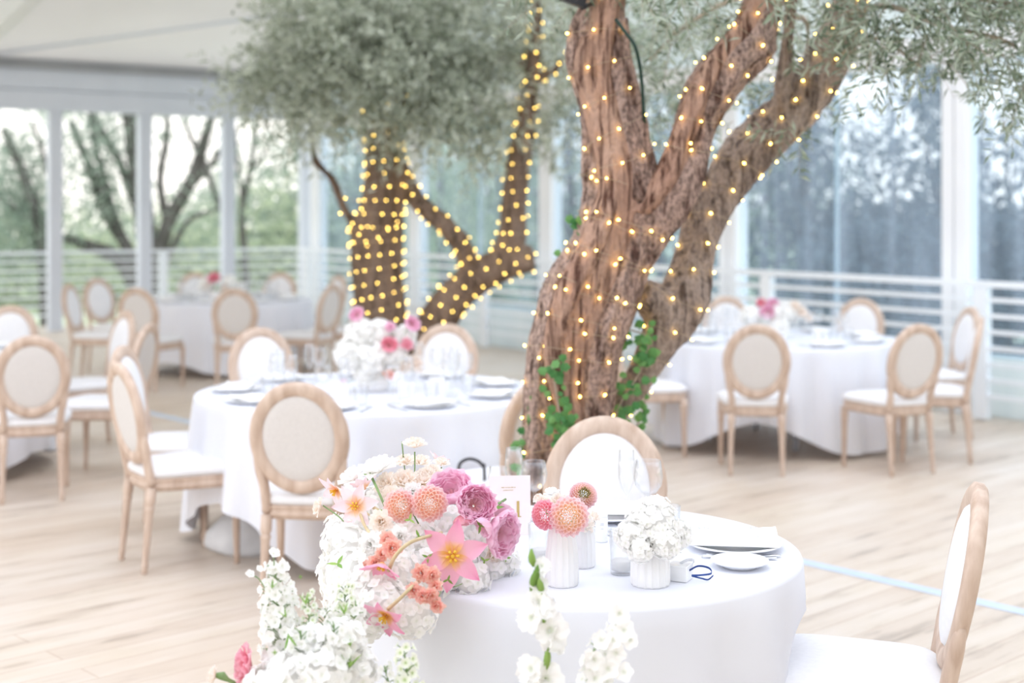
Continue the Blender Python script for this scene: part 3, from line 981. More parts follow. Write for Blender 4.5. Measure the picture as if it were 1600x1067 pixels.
# --- rear olive tree
Y2 = 10.0
o2 = at(620, 707.9, Y2); o2.z = 0
tree2 = empty('olive_tree', o2)
tag(tree2, 'rear olive tree with dense grey-green crown and heavily lit trunk behind the middle table', 'tree')
R_trunk = limb_from([(620, 712, 90), (612, 600, 82), (604, 530, 76), (592, 450, 78), (589, 380, 80), (598, 300, 64), (600, 230, 58), (592, 180, 50), (585, 120, 40), (570, 50, 26)], Y2)
R_stub = limb_from([(585, 380, 60), (562, 350, 44), (552, 342, 30)], Y2)
R_thin = limb_from([(556, 352, 16), (540, 330, 13), (520, 282, 12), (492, 248, 9), (485, 200, 7)], Y2)
R_arm = limb_from([(630, 712, 70), (640, 600, 62), (672, 520, 58), (705, 468, 56), (745, 432, 54), (790, 412, 50), (828, 404, 40), (834, 403, 28)], Y2)
R_up = limb_from([(785, 410, 44), (801, 370, 44), (804, 320, 38), (811, 250, 38), (824, 180, 32), (832, 100, 22), (838, 30, 18), (845, -60, 14)], Y2)
R_midb = limb_from([(738, 430, 34), (720, 385, 32), (700, 358, 30), (655, 318, 27), (630, 275, 27), (622, 235, 20), (622, 180, 15), (640, 100, 10)], Y2)
R_side = limb_from([(834, 128, 16), (850, 118, 12), (870, 106, 10), (892, 80, 8)], Y2)
trunk2 = gnarled([R_trunk, R_stub, R_thin, R_arm, R_up, R_midb, R_side], o2, 0.013, 'trunk', M['bark_dark'], tree2, ridge=0.11, amp=0.011, nr=20)
bv2 = bvh_of(trunk2)
string_lights([cut(R_trunk, .25, .62)], bv2, o2, 'dense warm fairy lights around the lower half of the rear olive trunk', pitch=.095, step=.09, off=.016)
string_lights([cut(R_trunk, .62, .95), cut(R_stub, 0, 1)], bv2, o2, 'dense warm fairy lights around the upper half of the rear olive trunk', pitch=.095, step=.09, off=.016)
string_lights([cut(R_arm, .3, .9)], bv2, o2, 'warm fairy lights around the low bent arm of the rear olive tree', pitch=.098, step=.092, off=.016)
string_lights([cut(R_midb, .05, .95)], bv2, o2, 'warm fairy lights on the middle slanting branch of the rear olive tree', pitch=.10, step=.095, off=.014)
string_lights([cut(R_up, .05, 1), cut(R_side, 0, 1)], bv2, o2, 'warm fairy lights up the tall right branch of the rear olive tree', pitch=.098, step=.092, off=.014)
crown = []
tw = MB()
LOOSE = .72
for px, py, Y, rad, n in [(470, 90, 9.8, .38, 170), (560, 60, 9.7, .42, 230), (640, 70, 9.8, .42, 230), (440, 130, 9.9, .28, 80), (540, 135, 9.7, .32, 160), (620, 140, 9.6, .34, 190),
                          (690, 120, 9.8, .34, 150), (500, 20, 9.8, .36, 150), (700, 40, 10.0, .40, 150), (760, 60, 10.0, .36, 130), (760, 170, 9.9, .26, 80), (780, 130, 10.1, .28, 90), (400, 150, 9.9, .16, 26),
                          (870, 150, 10.2, .22, 60), (870, 60, 10.2, .30, 90), (850, 210, 10.1, .14, 24), (690, 185, 9.8, .14, 34), (590, 10, 9.9, .4, 150), (820, 10, 10.0, .36, 110), (740, 215, 10.0, .12, 18),
                          (660, 170, 9.6, .18, 60), (500, 165, 9.8, .14, 34), (390, 110, 9.9, .14, 16), (760, 235, 10.1, .08, 8), (470, 195, 9.9, .09, 10), (900, 190, 10.2, .15, 26),
                          (560, -60, 9.9, .5, 150), (680, -60, 9.9, .5, 150), (800, -80, 10, .4, 90), (450, 10, 9.9, .25, 50)]:
    crown.append((at(px, py, Y) - o2, rad, int(n * LOOSE)))
sprigs(crown, leaf_len=0.075, leaf_w=0.0165, per=15, twig_mb=None, tlen=(.18, .36)).build('foliage', M['olive_far'], tree2, smooth=False)
for pts in ([(592, 180, 30), (560, 120, 20), (500, 80, 14), (440, 110, 8)], [(590, 160, 30), (600, 100, 22), (640, 60, 14), (700, 60, 8)],
            [(622, 190, 12), (660, 150, 10), (720, 120, 7)], [(832, 110, 14), (790, 90, 10), (740, 120, 6)], [(575, 60, 18), (520, 20, 12), (470, 60, 8)]):
    P, R = limb_from(pts, Y2)
    tw.add(*tube_geo([p - o2 for p in P], R, 6, True))
tw.build('branches', M['bark_dark'], tree2)

# ------------------------------------------------------------------ trees and shrubs outside
def far_crown(mb, c, rad, n, size, squash=None, hollow=.55):
    c = np.asarray(tuple(c)); rad = np.asarray(rad if hasattr(rad, '__len__') else (rad, rad, rad), float)
    g = rng.normal(size=(n, 3)); g /= np.linalg.norm(g, axis=1)[:, None]
    P = c + g * rad * (hollow + (1 - hollow) * rng.random((n, 1)) ** 0.7) * (1 + 0.18 * np.sin(g[:, :1] * 7 + g[:, 2:] * 5 + c[0]))
    D = rng.normal(size=(n, 3)); D[:, 2] -= 0.3; D /= np.linalg.norm(D, axis=1)[:, None]
    leaf_quads(mb, P, D, size * rng.uniform(.7, 1.3, n), size * 0.45 * rng.uniform(.7, 1.3, n))

GZ = -0.6
def far_tree(name, x, y, blobs, mat, label, trunk_r=0.12, cat='tree', group=None, size=.12, dens=1.0, trunk_mat=None, h_trunk=None):
    """blobs: (dx, dy, z, rx, rz, count)"""
    r = empty(name, (x, y, GZ))
    mb = MB()
    for dx, dy, z, rx, rz, n in blobs:
        far_crown(mb, (dx, dy, z - GZ), (rx, rx, rz), int(n * dens), size)
    mb.build('foliage', mat, r, smooth=False)
    t = MB()
    top = max(b[2] for b in blobs) - GZ if h_trunk is None else h_trunk
    t.add(*tube_geo([(0, 0, 0), (.05, 0, top * .4), (-.04, .05, top * .75), (0, 0, top)], [trunk_r, trunk_r * .8, trunk_r * .5, .02], 8))
    for k, b in enumerate(blobs[:5]):
        t.add(*tube_geo([(0, 0, top * .35), (b[0] * .5, b[1] * .5, (b[2] - GZ) * .75), (b[0], b[1], b[2] - GZ)], [trunk_r * .5, trunk_r * .35, .015], 6))
    t.build('trunk', trunk_mat or M['bark_far'], r)
    tag(r, label, cat, group)
    return r

# the dark branching tree seen between the grey posts on the left
def branchy(px, py, Y, limbs, label, crown, mat, size=.11):
    b = at(px, py, Y); org = Vector((b.x, b.y, GZ))
    r = empty('branching_tree', org)
    mb = MB()
    for l in limbs:
        P, R = limb_from(l, Y, per=4)
        mb.add(*tube_geo([p - org for p in P], R, 8))
    mb.build('trunk', M['bark_far'], r)
    lb = MB()
    for cx, cy, rr, n in crown:
        far_crown(lb, at(cx, cy, Y + random.uniform(-.5, .8)) - org, rr, n, size, hollow=.1)
    lb.build('foliage', mat, r, smooth=False)
    tag(r, label, 'tree')
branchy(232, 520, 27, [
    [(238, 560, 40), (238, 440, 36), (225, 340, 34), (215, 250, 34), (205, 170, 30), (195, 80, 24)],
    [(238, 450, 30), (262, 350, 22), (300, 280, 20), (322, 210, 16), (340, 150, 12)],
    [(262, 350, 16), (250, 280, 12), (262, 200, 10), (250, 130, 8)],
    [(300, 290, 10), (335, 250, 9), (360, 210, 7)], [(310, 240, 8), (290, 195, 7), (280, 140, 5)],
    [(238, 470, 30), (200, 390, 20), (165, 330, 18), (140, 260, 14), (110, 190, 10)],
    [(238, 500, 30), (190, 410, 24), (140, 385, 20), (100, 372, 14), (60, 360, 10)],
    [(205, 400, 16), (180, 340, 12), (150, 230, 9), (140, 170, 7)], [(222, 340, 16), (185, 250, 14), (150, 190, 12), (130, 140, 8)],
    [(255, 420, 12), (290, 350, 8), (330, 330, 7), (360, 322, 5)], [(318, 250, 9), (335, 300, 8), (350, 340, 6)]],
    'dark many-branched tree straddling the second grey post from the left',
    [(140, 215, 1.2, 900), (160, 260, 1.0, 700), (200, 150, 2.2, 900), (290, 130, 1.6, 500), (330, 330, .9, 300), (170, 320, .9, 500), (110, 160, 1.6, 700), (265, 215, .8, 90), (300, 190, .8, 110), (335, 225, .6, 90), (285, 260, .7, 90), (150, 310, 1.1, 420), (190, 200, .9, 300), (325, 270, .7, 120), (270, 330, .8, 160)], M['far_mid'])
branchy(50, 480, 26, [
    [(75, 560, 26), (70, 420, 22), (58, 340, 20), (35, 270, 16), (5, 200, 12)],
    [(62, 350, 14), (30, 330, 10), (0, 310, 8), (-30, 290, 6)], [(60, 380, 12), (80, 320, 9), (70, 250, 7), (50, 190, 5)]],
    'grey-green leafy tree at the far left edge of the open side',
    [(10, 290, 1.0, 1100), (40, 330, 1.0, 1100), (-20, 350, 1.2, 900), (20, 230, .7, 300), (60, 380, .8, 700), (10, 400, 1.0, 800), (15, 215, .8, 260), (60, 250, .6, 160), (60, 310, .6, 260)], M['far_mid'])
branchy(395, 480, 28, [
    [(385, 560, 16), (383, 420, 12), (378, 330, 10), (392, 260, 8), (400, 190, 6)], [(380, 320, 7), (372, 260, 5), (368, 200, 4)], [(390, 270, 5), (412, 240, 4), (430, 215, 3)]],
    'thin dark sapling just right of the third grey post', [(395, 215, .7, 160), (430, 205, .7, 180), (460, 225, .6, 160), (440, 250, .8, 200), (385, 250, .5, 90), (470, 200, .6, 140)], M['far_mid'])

kinds = {'far_light': 'light yellow-green', 'far_mid': 'grey-green'}
where = ['beyond the left edge of the picture frame', 'behind the far left edge tree', 'behind the bright gap left of the dark branching tree', 'directly behind the dark branching tree',
         'between the second and third grey posts', 'just behind the thin sapling', 'between the third and fourth grey posts', 'beside the fourth grey post', 'left of the rear olive trunk', 'behind the rear olive trunk', 'right of the rear olive trunk']
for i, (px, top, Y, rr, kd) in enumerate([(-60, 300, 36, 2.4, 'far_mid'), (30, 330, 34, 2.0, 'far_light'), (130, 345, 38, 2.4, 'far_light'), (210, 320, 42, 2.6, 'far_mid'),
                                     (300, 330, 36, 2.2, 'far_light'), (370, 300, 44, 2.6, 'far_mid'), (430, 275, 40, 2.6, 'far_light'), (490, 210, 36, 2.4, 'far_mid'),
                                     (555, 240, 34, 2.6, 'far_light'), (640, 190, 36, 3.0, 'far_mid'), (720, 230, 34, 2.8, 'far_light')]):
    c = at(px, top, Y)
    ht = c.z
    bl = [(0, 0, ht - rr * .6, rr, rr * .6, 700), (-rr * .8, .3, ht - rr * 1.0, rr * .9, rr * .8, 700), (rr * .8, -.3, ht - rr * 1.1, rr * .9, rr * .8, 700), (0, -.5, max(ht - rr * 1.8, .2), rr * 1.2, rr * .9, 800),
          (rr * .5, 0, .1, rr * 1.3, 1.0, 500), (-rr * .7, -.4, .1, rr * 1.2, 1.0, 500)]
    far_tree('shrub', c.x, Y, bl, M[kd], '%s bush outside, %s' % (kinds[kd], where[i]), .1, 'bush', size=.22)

# dark wood behind the clear right wall: stations along the wall, some lower so that the sky shows
def beyond(px, off):
    """point off metres outside the right wall in the direction of px"""
    k = (px - 800) / FPX
    p = CORNER + E2 * off
    u = (k * p.y - p.x) / (-E1.x + k * E1.y)
    return p - E1 * u
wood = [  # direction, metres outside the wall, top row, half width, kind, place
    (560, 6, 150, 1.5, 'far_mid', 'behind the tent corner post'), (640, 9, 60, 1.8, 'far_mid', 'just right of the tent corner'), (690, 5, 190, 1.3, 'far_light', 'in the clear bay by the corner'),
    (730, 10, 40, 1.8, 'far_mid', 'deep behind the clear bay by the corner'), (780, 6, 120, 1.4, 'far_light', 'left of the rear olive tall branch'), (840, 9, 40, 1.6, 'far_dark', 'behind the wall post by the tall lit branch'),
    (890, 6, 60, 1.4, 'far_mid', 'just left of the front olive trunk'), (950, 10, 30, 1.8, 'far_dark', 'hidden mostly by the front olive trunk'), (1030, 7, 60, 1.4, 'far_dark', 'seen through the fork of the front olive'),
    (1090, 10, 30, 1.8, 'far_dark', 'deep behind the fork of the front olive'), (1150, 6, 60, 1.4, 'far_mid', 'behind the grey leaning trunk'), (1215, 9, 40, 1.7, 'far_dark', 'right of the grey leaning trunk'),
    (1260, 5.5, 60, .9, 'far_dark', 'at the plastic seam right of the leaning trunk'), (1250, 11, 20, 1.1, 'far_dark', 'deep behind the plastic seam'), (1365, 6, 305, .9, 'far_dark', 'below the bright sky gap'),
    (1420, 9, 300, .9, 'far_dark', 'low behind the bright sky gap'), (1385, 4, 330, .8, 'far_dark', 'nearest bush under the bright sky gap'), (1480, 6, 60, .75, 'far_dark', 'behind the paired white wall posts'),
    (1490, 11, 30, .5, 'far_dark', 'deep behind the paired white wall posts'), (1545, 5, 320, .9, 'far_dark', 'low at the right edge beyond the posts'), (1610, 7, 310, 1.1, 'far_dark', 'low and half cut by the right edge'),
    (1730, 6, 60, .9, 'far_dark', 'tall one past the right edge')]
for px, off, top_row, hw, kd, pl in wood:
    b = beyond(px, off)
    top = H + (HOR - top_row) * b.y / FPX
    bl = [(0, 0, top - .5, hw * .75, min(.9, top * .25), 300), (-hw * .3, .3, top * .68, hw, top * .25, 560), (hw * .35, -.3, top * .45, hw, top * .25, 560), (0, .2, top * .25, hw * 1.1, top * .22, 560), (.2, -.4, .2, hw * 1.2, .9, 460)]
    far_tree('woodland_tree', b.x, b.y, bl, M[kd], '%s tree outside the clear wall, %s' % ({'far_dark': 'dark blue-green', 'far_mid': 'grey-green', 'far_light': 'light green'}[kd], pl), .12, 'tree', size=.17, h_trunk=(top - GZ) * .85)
for px, pl in ((1395, 'left of the paired white posts'), (1575, 'right of the paired white posts')):
    b = beyond(px, 8)
    z = lambda row: H + (HOR - row) * b.y / FPX
    far_tree('sparse_tree', b.x, b.y, [(0, 0, z(250), .6, .7, 16), (.3, .2, z(90), 1.0, .5, 110), (-.5, 0, z(190), .4, .6, 14)], M['far_dark'], 'sparse tree with bright sky between its leaves, ' + pl, .05, 'tree', size=.14)

# ------------------------------------------------------------------ chairs
def seat_loop(off, z, n=40):
    """rounded trapezoid, wide at the front"""
    out = []
    for j in range(n):
        a = 2 * PI * j / n
        c, s = math.cos(a), math.sin(a)
        e = 0.42
        x = math.copysign(abs(c) ** e, c); y = math.copysign(abs(s) ** e, s)
        hw = 0.215 + 0.03 * y
        yy = y * 0.225 + (0.02 * (1 - x * x) if y > 0 else 0)
        k = 1 + off / 0.22
        out.append((x * hw * k, yy * k, z))
    return out

LEAN = 0.19
def back_pt(x, z, d=0.0):
    """point on the leaning plane of the chair's back; d: distance in front of it"""
    return (x, -0.215 - (z - 0.45) * LEAN + d, z)

def make_chair():
    r = empty('oval_back_chair')
    mb = MB()
    mb.add(*stack_geo([seat_loop(-.012, .378), seat_loop(-.004, .380), seat_loop(-.002, .392), seat_loop(.004, .397), seat_loop(.004, .404), seat_loop(-.001, .409),
                       seat_loop(-.001, .425), seat_loop(.004, .430), seat_loop(.004, .438), seat_loop(-.008, .441)]))
    mb.build('seat_frame', M['wood'], r)
    mb = MB()
    mb.add(*stack_geo([seat_loop(-.010, .440), seat_loop(.002, .446), seat_loop(.008, .460), seat_loop(.005, .476), seat_loop(-.012, .489), seat_loop(-.045, .498), seat_loop(-.10, .503), seat_loop(-.17, .505)]))
    mb.build('seat_cushion', M['seat'], r)
    # oval wooden frame of the back
    mb = MB()
    n = 56
    loops = []
    cz = .735
    for k in range(n):
        a = 2 * PI * k / n
        ca, sa = math.cos(a), math.sin(a)
        L_ = []
        for (o, d) in ((.000, -.012), (.004, .010), (-.010, .020), (-.028, .022), (-.046, .018), (-.058, .010), (-.060, -.008), (-.050, -.020), (-.028, -.024), (-.010, -.021)):
            L_.append(back_pt((.213 + o) * ca, cz + (.242 + o) * sa, d))
        loops.append(L_)
    m = len(loops[0])
    V = [p for L_ in loops for p in L_]
    Q = [(i * m + j, i * m + (j + 1) % m, ((i + 1) % n) * m + (j + 1) % m, ((i + 1) % n) * m + j) for i in range(n) for j in range(m)]
    mb.add(V, Q)
    for s in (-1, 1):                                       # stiles from the oval down into the rear legs
        pts = [back_pt(s * .158, .41, .004), back_pt(s * .158, .47), back_pt(s * .163, .53), back_pt(s * .178, .59), back_pt(s * .192, .65)]
        mb.add(*tube_geo(catmull(pts, 3), [.022] * 9 + [.021, .019, .016, .012], 10))
    mb.build('back_frame', M['wood'], r)
    def pad(name, mat, sgn, thick, d0):
        mb = MB()
        L_ = []
        for k, f, t in ((0, 1.0, 0), (1, .985, .35), (2, .93, .68), (3, .8, .88), (4, .55, .97), (5, .25, 1.0)):
            L_.append([back_pt(.162 * f * math.cos(2 * PI * j / 40), cz + .191 * f * math.sin(2 * PI * j / 40), d0 + sgn * thick * t) for j in range(40)])
        mb.add(*stack_geo(L_, True, True))
        mb.build(name, mat, r)
    pad('back_cushion', M['seat'], 1, .034, -.002)
    pad('back_panel', M['linen'], -1, .016, -.004)
    def turned(x, y, tx, ty):
        prof = [(0.0005, 0), (.012, 0), (.0145, .006), (.0125, .028), (.0165, .034), (.0165, .042), (.0135, .048), (.0155, .10), (.0195, .27), (.0205, .292), (.0235, .298), (.0235, .306), (.018, .312), (.022, .322),
                (.0245, .330), (.0245, .398), (.0005, .40)]
        V, Q = lathe_geo(prof, 16, lambda th, z: 1 - (.05 * (np.cos(th * 8) > 0) if .06 < z < .285 else 0))
        z = V[:, 2] / .4
        V[:, 0] += x * z + tx * (1 - z); V[:, 1] += y * z + ty * (1 - z)
        mb = MB(); mb.add(V, Q)
        mb.build('leg', M['wood'], r)
    for s in (-1, 1):
        turned(s * .205, .195, s * .207, .20)
        turned(s * .158, -.207, s * .166, -.245)
    return r

def chair(px, py, dirv, label, group=None):
    """px, py: floor point under the middle of the seat (world metres); dirv: where it faces"""
    return place('chair', make_chair, (px, py, 0.001), math.atan2(-dirv[0], dirv[1]), label, 'chair', group)

T1, T2, T3, T4, T5 = Vector((.2, 4.0, 0)), Vector((-.75, 7.5, 0)), Vector((1.96, 10.6, 0)), Vector((-3.07, 15.3, 0)), Vector((-4.0, 9.35, 0))
def chair_at(bx, by, t, label, group=None, d=None):
    """bx, by: floor point between the rear legs"""
    v = Vector((t.x - bx, t.y - by)) if d is None else Vector(d)
    v.normalize()
    return chair(bx + v.x * .24, by + v.y * .24, v, label, group)

chair_at(.32, 4.93, T1, 'white-fronted oval-back chair behind the front table, before the foot of the lit trunk')
chair_at(1.165, 3.78, T1, 'oval-back chair at the right of the front table, cut by the bottom right edge')
chair_at(-.90, 6.06, T2, 'oval-back chair with linen back to us in front of the left round table')
chair_at(-1.81, 6.80, T2, 'oval-back chair seen side-on left of the middle table, all four legs showing')
chair_at(-2.02, 7.62, T2, 'white oval back half hidden behind the side-on chair left of the middle table')
chair_at(-1.53, 8.75, T2, 'oval-back chair at the far left of the middle table, bluish white front facing us')
chair_at(-.43, 9.05, T2, 'oval-back chair behind the pink and white centrepiece under the rear olive arm')
chair_at(.11, 6.30, T2, 'oval-back chair half hidden behind the foot of the front olive trunk, linen back')
# right table
chair_at(1.57, 9.13, T3, 'oval-back chair with linen back to us, left one in front of the right table', d=(.10, 1))
chair_at(2.58, 9.17, T3, 'oval-back chair turned half left before the right table, seat showing at its left')
chair_at(3.40, 10.75, T3, 'oval-back chair by the paired white posts, second from the right at the right table')
chair_at(3.13, 9.72, T3, 'narrow edge-on oval-back chair, rightmost at the right table', d=(-1, .32))
chair_at(2.86, 11.75, T3, 'oval-back chair at the far side of the right table, in front of the railing post')
chair_at(1.82, 12.0, T3, 'oval-back chair behind the pale flowers of the right table, partly hidden by glasses')
chair_at(.72, 9.95, T3, 'chair at the right table with its back hidden by the front olive trunk, seat showing', d=(1, .22))
# far left table
chair_at(-2.59, 13.30, T4, 'small oval-back chair with linen back to us right of centre at the far left table', d=(-.12, 1))
chair_at(-3.52, 13.45, T4, 'oval-back chair with linen back to us left of centre at the far left table', d=(.3, 1))
chair_at(-1.83, 14.05, T4, 'oval-back chair turned sideways at the far left table near the rear olive trunk', d=(-1, .45))
chair_at(-2.02, 16.1, T4, 'white-fronted oval-back chair behind the sideways one right of the far left table')
chair_at(-1.62, 14.75, T4, 'narrow chair almost hidden by the lit rear olive trunk', d=(-1, .15))
chair_at(-2.75, 16.75, T4, 'oval-back chair furthest away at the far left table, right of its flowers')
chair_at(-3.72, 16.75, T4, 'oval-back chair furthest away at the far left table, left of its flowers')
chair_at(-4.36, 14.2, T4, 'cream narrow-looking oval-back chair beside the leftmost full grey post', d=(1, -.08))
chair_at(-4.42, 15.3, T4, 'bluish white oval-back chair just right of the leftmost full grey post', d=(.85, -.55))
# left edge table
chair_at(-2.80, 8.30, T5, 'large oval-back chair with linen back to us at the left edge', d=(-.35, 1))
chair_at(-2.40, 9.15, T5, 'chair behind the large left-edge chair, seat showing, its back mostly hidden', d=(-1, .1))
chair_at(-2.86, 10.3, T5, 'chair with tilted white oval back behind two others near the left edge', d=(-1, -.75))
chair_at(-3.84, 10.85, T5, 'white-fronted oval-back chair cut by the left edge of the picture', d=(.1, -1))

# ------------------------------------------------------------------ tables and cloths
def make_table(r):
    def f():
        t = empty('round_table')
        mb = MB(); mb.add(*lathe_geo([(.0005, .725), (r - .02, .725), (r - .012, .73), (r - .012, .742), (r - .02, .745), (.0005, .745)], 48)); mb.build('tabletop', M['wood'], t)
        for k in range(4):
            a = PI / 4 + k * PI / 2
            mb = MB(); mb.add(*tube_geo([(r * .55 * math.cos(a), r * .55 * math.sin(a), .001), (r * .5 * math.cos(a), r * .5 * math.sin(a), .726)], .02, 10)); mb.build('leg', M['alu'], t)
        return t
    return f

def cloth(name, c, r, label, hem=lambda a: .04, folds=18, amp=.035, push=(), seed=0, top=.752):
    rs = random.Random(seed)
    ph = [rs.uniform(0, 6.28) for _ in range(4)]
    n = 240
    rows = []
    for f in (.0005, .35, .7, .9, .975, .995):
        rows.append([(r * f * math.cos(2 * PI * j / n), r * f * math.sin(2 * PI * j / n), top) for j in range(n)])
    rows.append([((r + .004) * math.cos(2 * PI * j / n), (r + .004) * math.sin(2 * PI * j / n), top - .003) for j in range(n)])
    rows.append([((r + .008) * math.cos(2 * PI * j / n), (r + .008) * math.sin(2 * PI * j / n), top - .012) for j in range(n)])
    K = 14
    for i in range(1, K + 1):
        t = i / K
        row = []
        for j in range(n):
            a = 2 * PI * j / n
            z = top - .012 - (top - .012 - hem(a)) * t
            w = (math.sin(folds * a + ph[0] + .6 * math.sin(3 * a + ph[1])) * .6 + math.sin((folds * .55) * 1 * round(1) * a + ph[2] + .8 * math.sin(2 * a)) * .0
                 + math.sin(round(folds * .6) * a + ph[3]) * .4)
            w = w - .35 * math.sin(2 * (folds * a + ph[0])) * .3
            rr = r + .008 + amp * (t ** .7) * (w * .75 + .35) + .02 * t
            for pa, pw, pd in push:
                da = (a - pa + PI) % (2 * PI) - PI
                if abs(da) < pw:
                    rr -= pd * (math.cos(da / pw * PI / 2) ** 2) * max(0, min(1, (t - .15) / .25))
            row.append((rr * math.cos(a), rr * math.sin(a), z))
        rows.append(row)
    V = [p for row in rows for p in row]
    Q = [(i * n + j, (i + 1) * n + j, (i + 1) * n + (j + 1) % n, i * n + (j + 1) % n) for i in range(len(rows) - 1) for j in range(n)]
    mb = MB(); mb.add(V, Q)
    o = mb.build(name, M['cloth'])
    o.location = c
    tag(o, label, 'tablecloth')
    return o

def square_hem(base, lift, ph):
    return lambda a: base + lift * (0.5 + 0.5 * math.cos(4 * a + ph)) ** 1.3

names = {1: 'front table with the numbered card', 2: 'middle table left of the front olive trunk', 3: 'table right of the grey leaning trunk', 4: 'far left table by the grey posts', 5: 'table cut by the left edge'}
def table(t, r, n, kind):
    place('table%.1f' % r, make_table(r), t, .3 * n, 'round table under its white cloth, ' + names[n], 'table')
for n, (t, r) in enumerate(((T1, .6), (T2, .9), (T3, .9), (T4, .9), (T5, .9)), 1):
    table(t, r, n, 'table')
cloth('tablecloth', T1, .6, 'white cloth falling to the floor over the front table with the numbered card', lambda a: .015, 16, .05, push=[(math.atan2(.93, .12), .45, .16), (math.atan2(-.2, .93), .42, .17)], seed=3)
cloth('tablecloth', T2, .9, 'white cloth on the middle table left of the front olive trunk, pink flowers on top', square_hem(.03, .26, PI), 26, .052, seed=5)
cloth('tablecloth', T3, .9, 'white cloth with lifted hem on the table right of the grey leaning trunk', square_hem(.03, .22, 1.2), 28, .055, seed=8)
cloth('tablecloth', T4, .9, 'white cloth on the far left table near the grey posts', square_hem(.04, .12, 2.0), 24, .04, seed=9)
cloth('tablecloth', T5, .9, 'white cloth on the table cut by the left edge', square_hem(.03, .12, .4), 24, .04, seed=11)

# ------------------------------------------------------------------ tableware
TOPZ = .7525
def lathe_mesh(name, prof, mat, n=28, parent=None, wob=None, loc=None):
    mb = MB(); mb.add(*lathe_geo(prof, n, wob))
    o = mb.build(name, mat, parent)
    if loc is not None:
        o.location = loc
    return o
def plate_prof(r):
    return [(.0005, .002), (r * .55, .0), (r * .6, .001), (r * .66, .006), (r * .98, .016), (r, .0185), (r * .985, .0205), (r * .64, .0105), (r * .58, .007), (.0005, .0065)]
def wine_parts(h, rb, ft=.036):
    bowl0 = h * .48
    bowl = [(.0045, bowl0), (rb * .55, bowl0 + .010), (rb * .9, bowl0 + .032), (rb, bowl0 + .058), (rb * .93, h * .86), (rb * .84, h), (rb * .82, h), (rb * .91, h * .86), (rb * .97, bowl0 + .058), (rb * .87, bowl0 + .034), (rb * .52, bowl0 + .013), (.0005, bowl0 + .004)]
    stem = [(.0005, 0), (ft, 0), (ft, .002), (.012, .005), (.0045, .014), (.0038, bowl0 * .6), (.0046, bowl0 + .001)]
    return bowl, stem
def flute_parts(h, rb):
    b0 = h * .36
    bowl = [(.0045, b0), (rb * .6, b0 + .018), (rb * .95, b0 + .06), (rb, h * .75), (rb * .86, h), (rb * .83, h), (rb * .96, h * .75), (rb * .9, b0 + .062), (rb * .5, b0 + .022), (.0005, b0 + .008)]
    stem = [(.0005, 0), (.032, 0), (.032, .002), (.010, .005), (.0042, .014), (.0036, b0 * .6), (.0046, b0 + .001)]
    return bowl, stem
def tumbler_prof(r, h):
    return [(.0005, 0), (r * .86, 0), (r * .9, .002), (r, h), (r - .0022, h), (r * .86, .011), (.0005, .009)]

def make_glass(parts):
    def f():
        t = empty('wine_glass')
        lathe_mesh('bowl', parts[0], M['glass'], 28, t); lathe_mesh('stem', parts[1], M['glass'], 20, t)
        return t
    return f
def make_glass1(parts, name):
    def f():
        mb = MB(); mb.add(*lathe_geo(parts[0], 20)); mb.add(*lathe_geo(parts[1], 14))
        return mb.build(name, M['glass'])
    return f
def make_napkin(w, d, th=.016, corner=True, seed=1):
    def f():
        rs = random.Random(seed)
        nx, ny = 24, 16
        mb = MB()
        def surf(z0, bulge, inset):
            P = []
            for j in range(ny + 1):
                for i in range(nx + 1):
                    u, v = i / nx * 2 - 1, j / ny * 2 - 1
                    e = (1 - u ** 6) * (1 - v ** 6)
                    z = z0 + bulge * e + .003 * math.sin(u * 3 + v * 2 + seed) * (bulge > 0)
                    if corner and bulge > 0 and u > .6 and v > .3:
                        z += .018 * (u - .6) * (v - .3) / .28
                    P.append((u * w / 2 * (1 - inset * (v * v) * .03), v * d / 2, z))
            return P
        a = surf(.001, 0, 1); b = surf(.004, th - .004, 1)
        m = nx + 1
        Q = [(j * m + i, j * m + i + 1, (j + 1) * m + i + 1, (j + 1) * m + i) for j in range(ny) for i in range(nx)]
        mb.add(b, Q); mb.add(a, [tuple(reversed(q)) for q in Q])
        rim = [(i, 0) for i in range(nx + 1)] + [(nx, j) for j in range(1, ny + 1)] + [(i, ny) for i in range(nx - 1, -1, -1)] + [(0, j) for j in range(ny - 1, 0, -1)]
        ids = [j * m + i for i, j in rim]
        V = [a[k] for k in ids] + [b[k] for k in ids]; L_ = len(ids)
        mb.add(V, [(k, (k + 1) % L_, L_ + (k + 1) % L_, L_ + k) for k in range(L_)])
        return mb.build('napkin', M['napkin'])
    return f
def flat_geo(outline, th, bend):
    """outline pairs ((xl, xr), y): symmetrical strip with thickness, bent by bend(y)"""
    V = []
    for (hw, y) in outline:
        z = bend(y)
        V += [(-hw, y, z), (hw, y, z), (hw, y, z + th), (-hw, y, z + th)]
    Q = []
    for i in range(len(outline) - 1):
        for j in range(4):
            k = (j + 1) % 4
            Q.append((i * 4 + j, i * 4 + k, (i + 1) * 4 + k, (i + 1) * 4 + j))
    n = (len(outline) - 1) * 4
    Q += [(0, 3, 2, 1), (n, n + 1, n + 2, n + 3)]
    return V, Q
def make_fork():
    mb = MB()
    bend = lambda y: .002 + .006 * max(0, (y - .09) / .11) ** 1 * (1 - max(0, (y - .15) / .07)) + (.004 * (1 - y / .06) if y < .06 else 0)
    mb.add(*flat_geo([(.005, 0), (.008, .008), (.0075, .03), (.004, .08), (.0035, .115), (.005, .13), (.011, .145), (.0125, .155), (.012, .162)], .0022, bend))
    for x in (-.0098, -.0033, .0033, .0098):
        V, Q = flat_geo([(.0022, .160), (.002, .18), (.0012, .203)], .002, bend)
        mb.add([(a + x, b, c) for a, b, c in V], Q)
    return mb.build('fork', M['silver'])
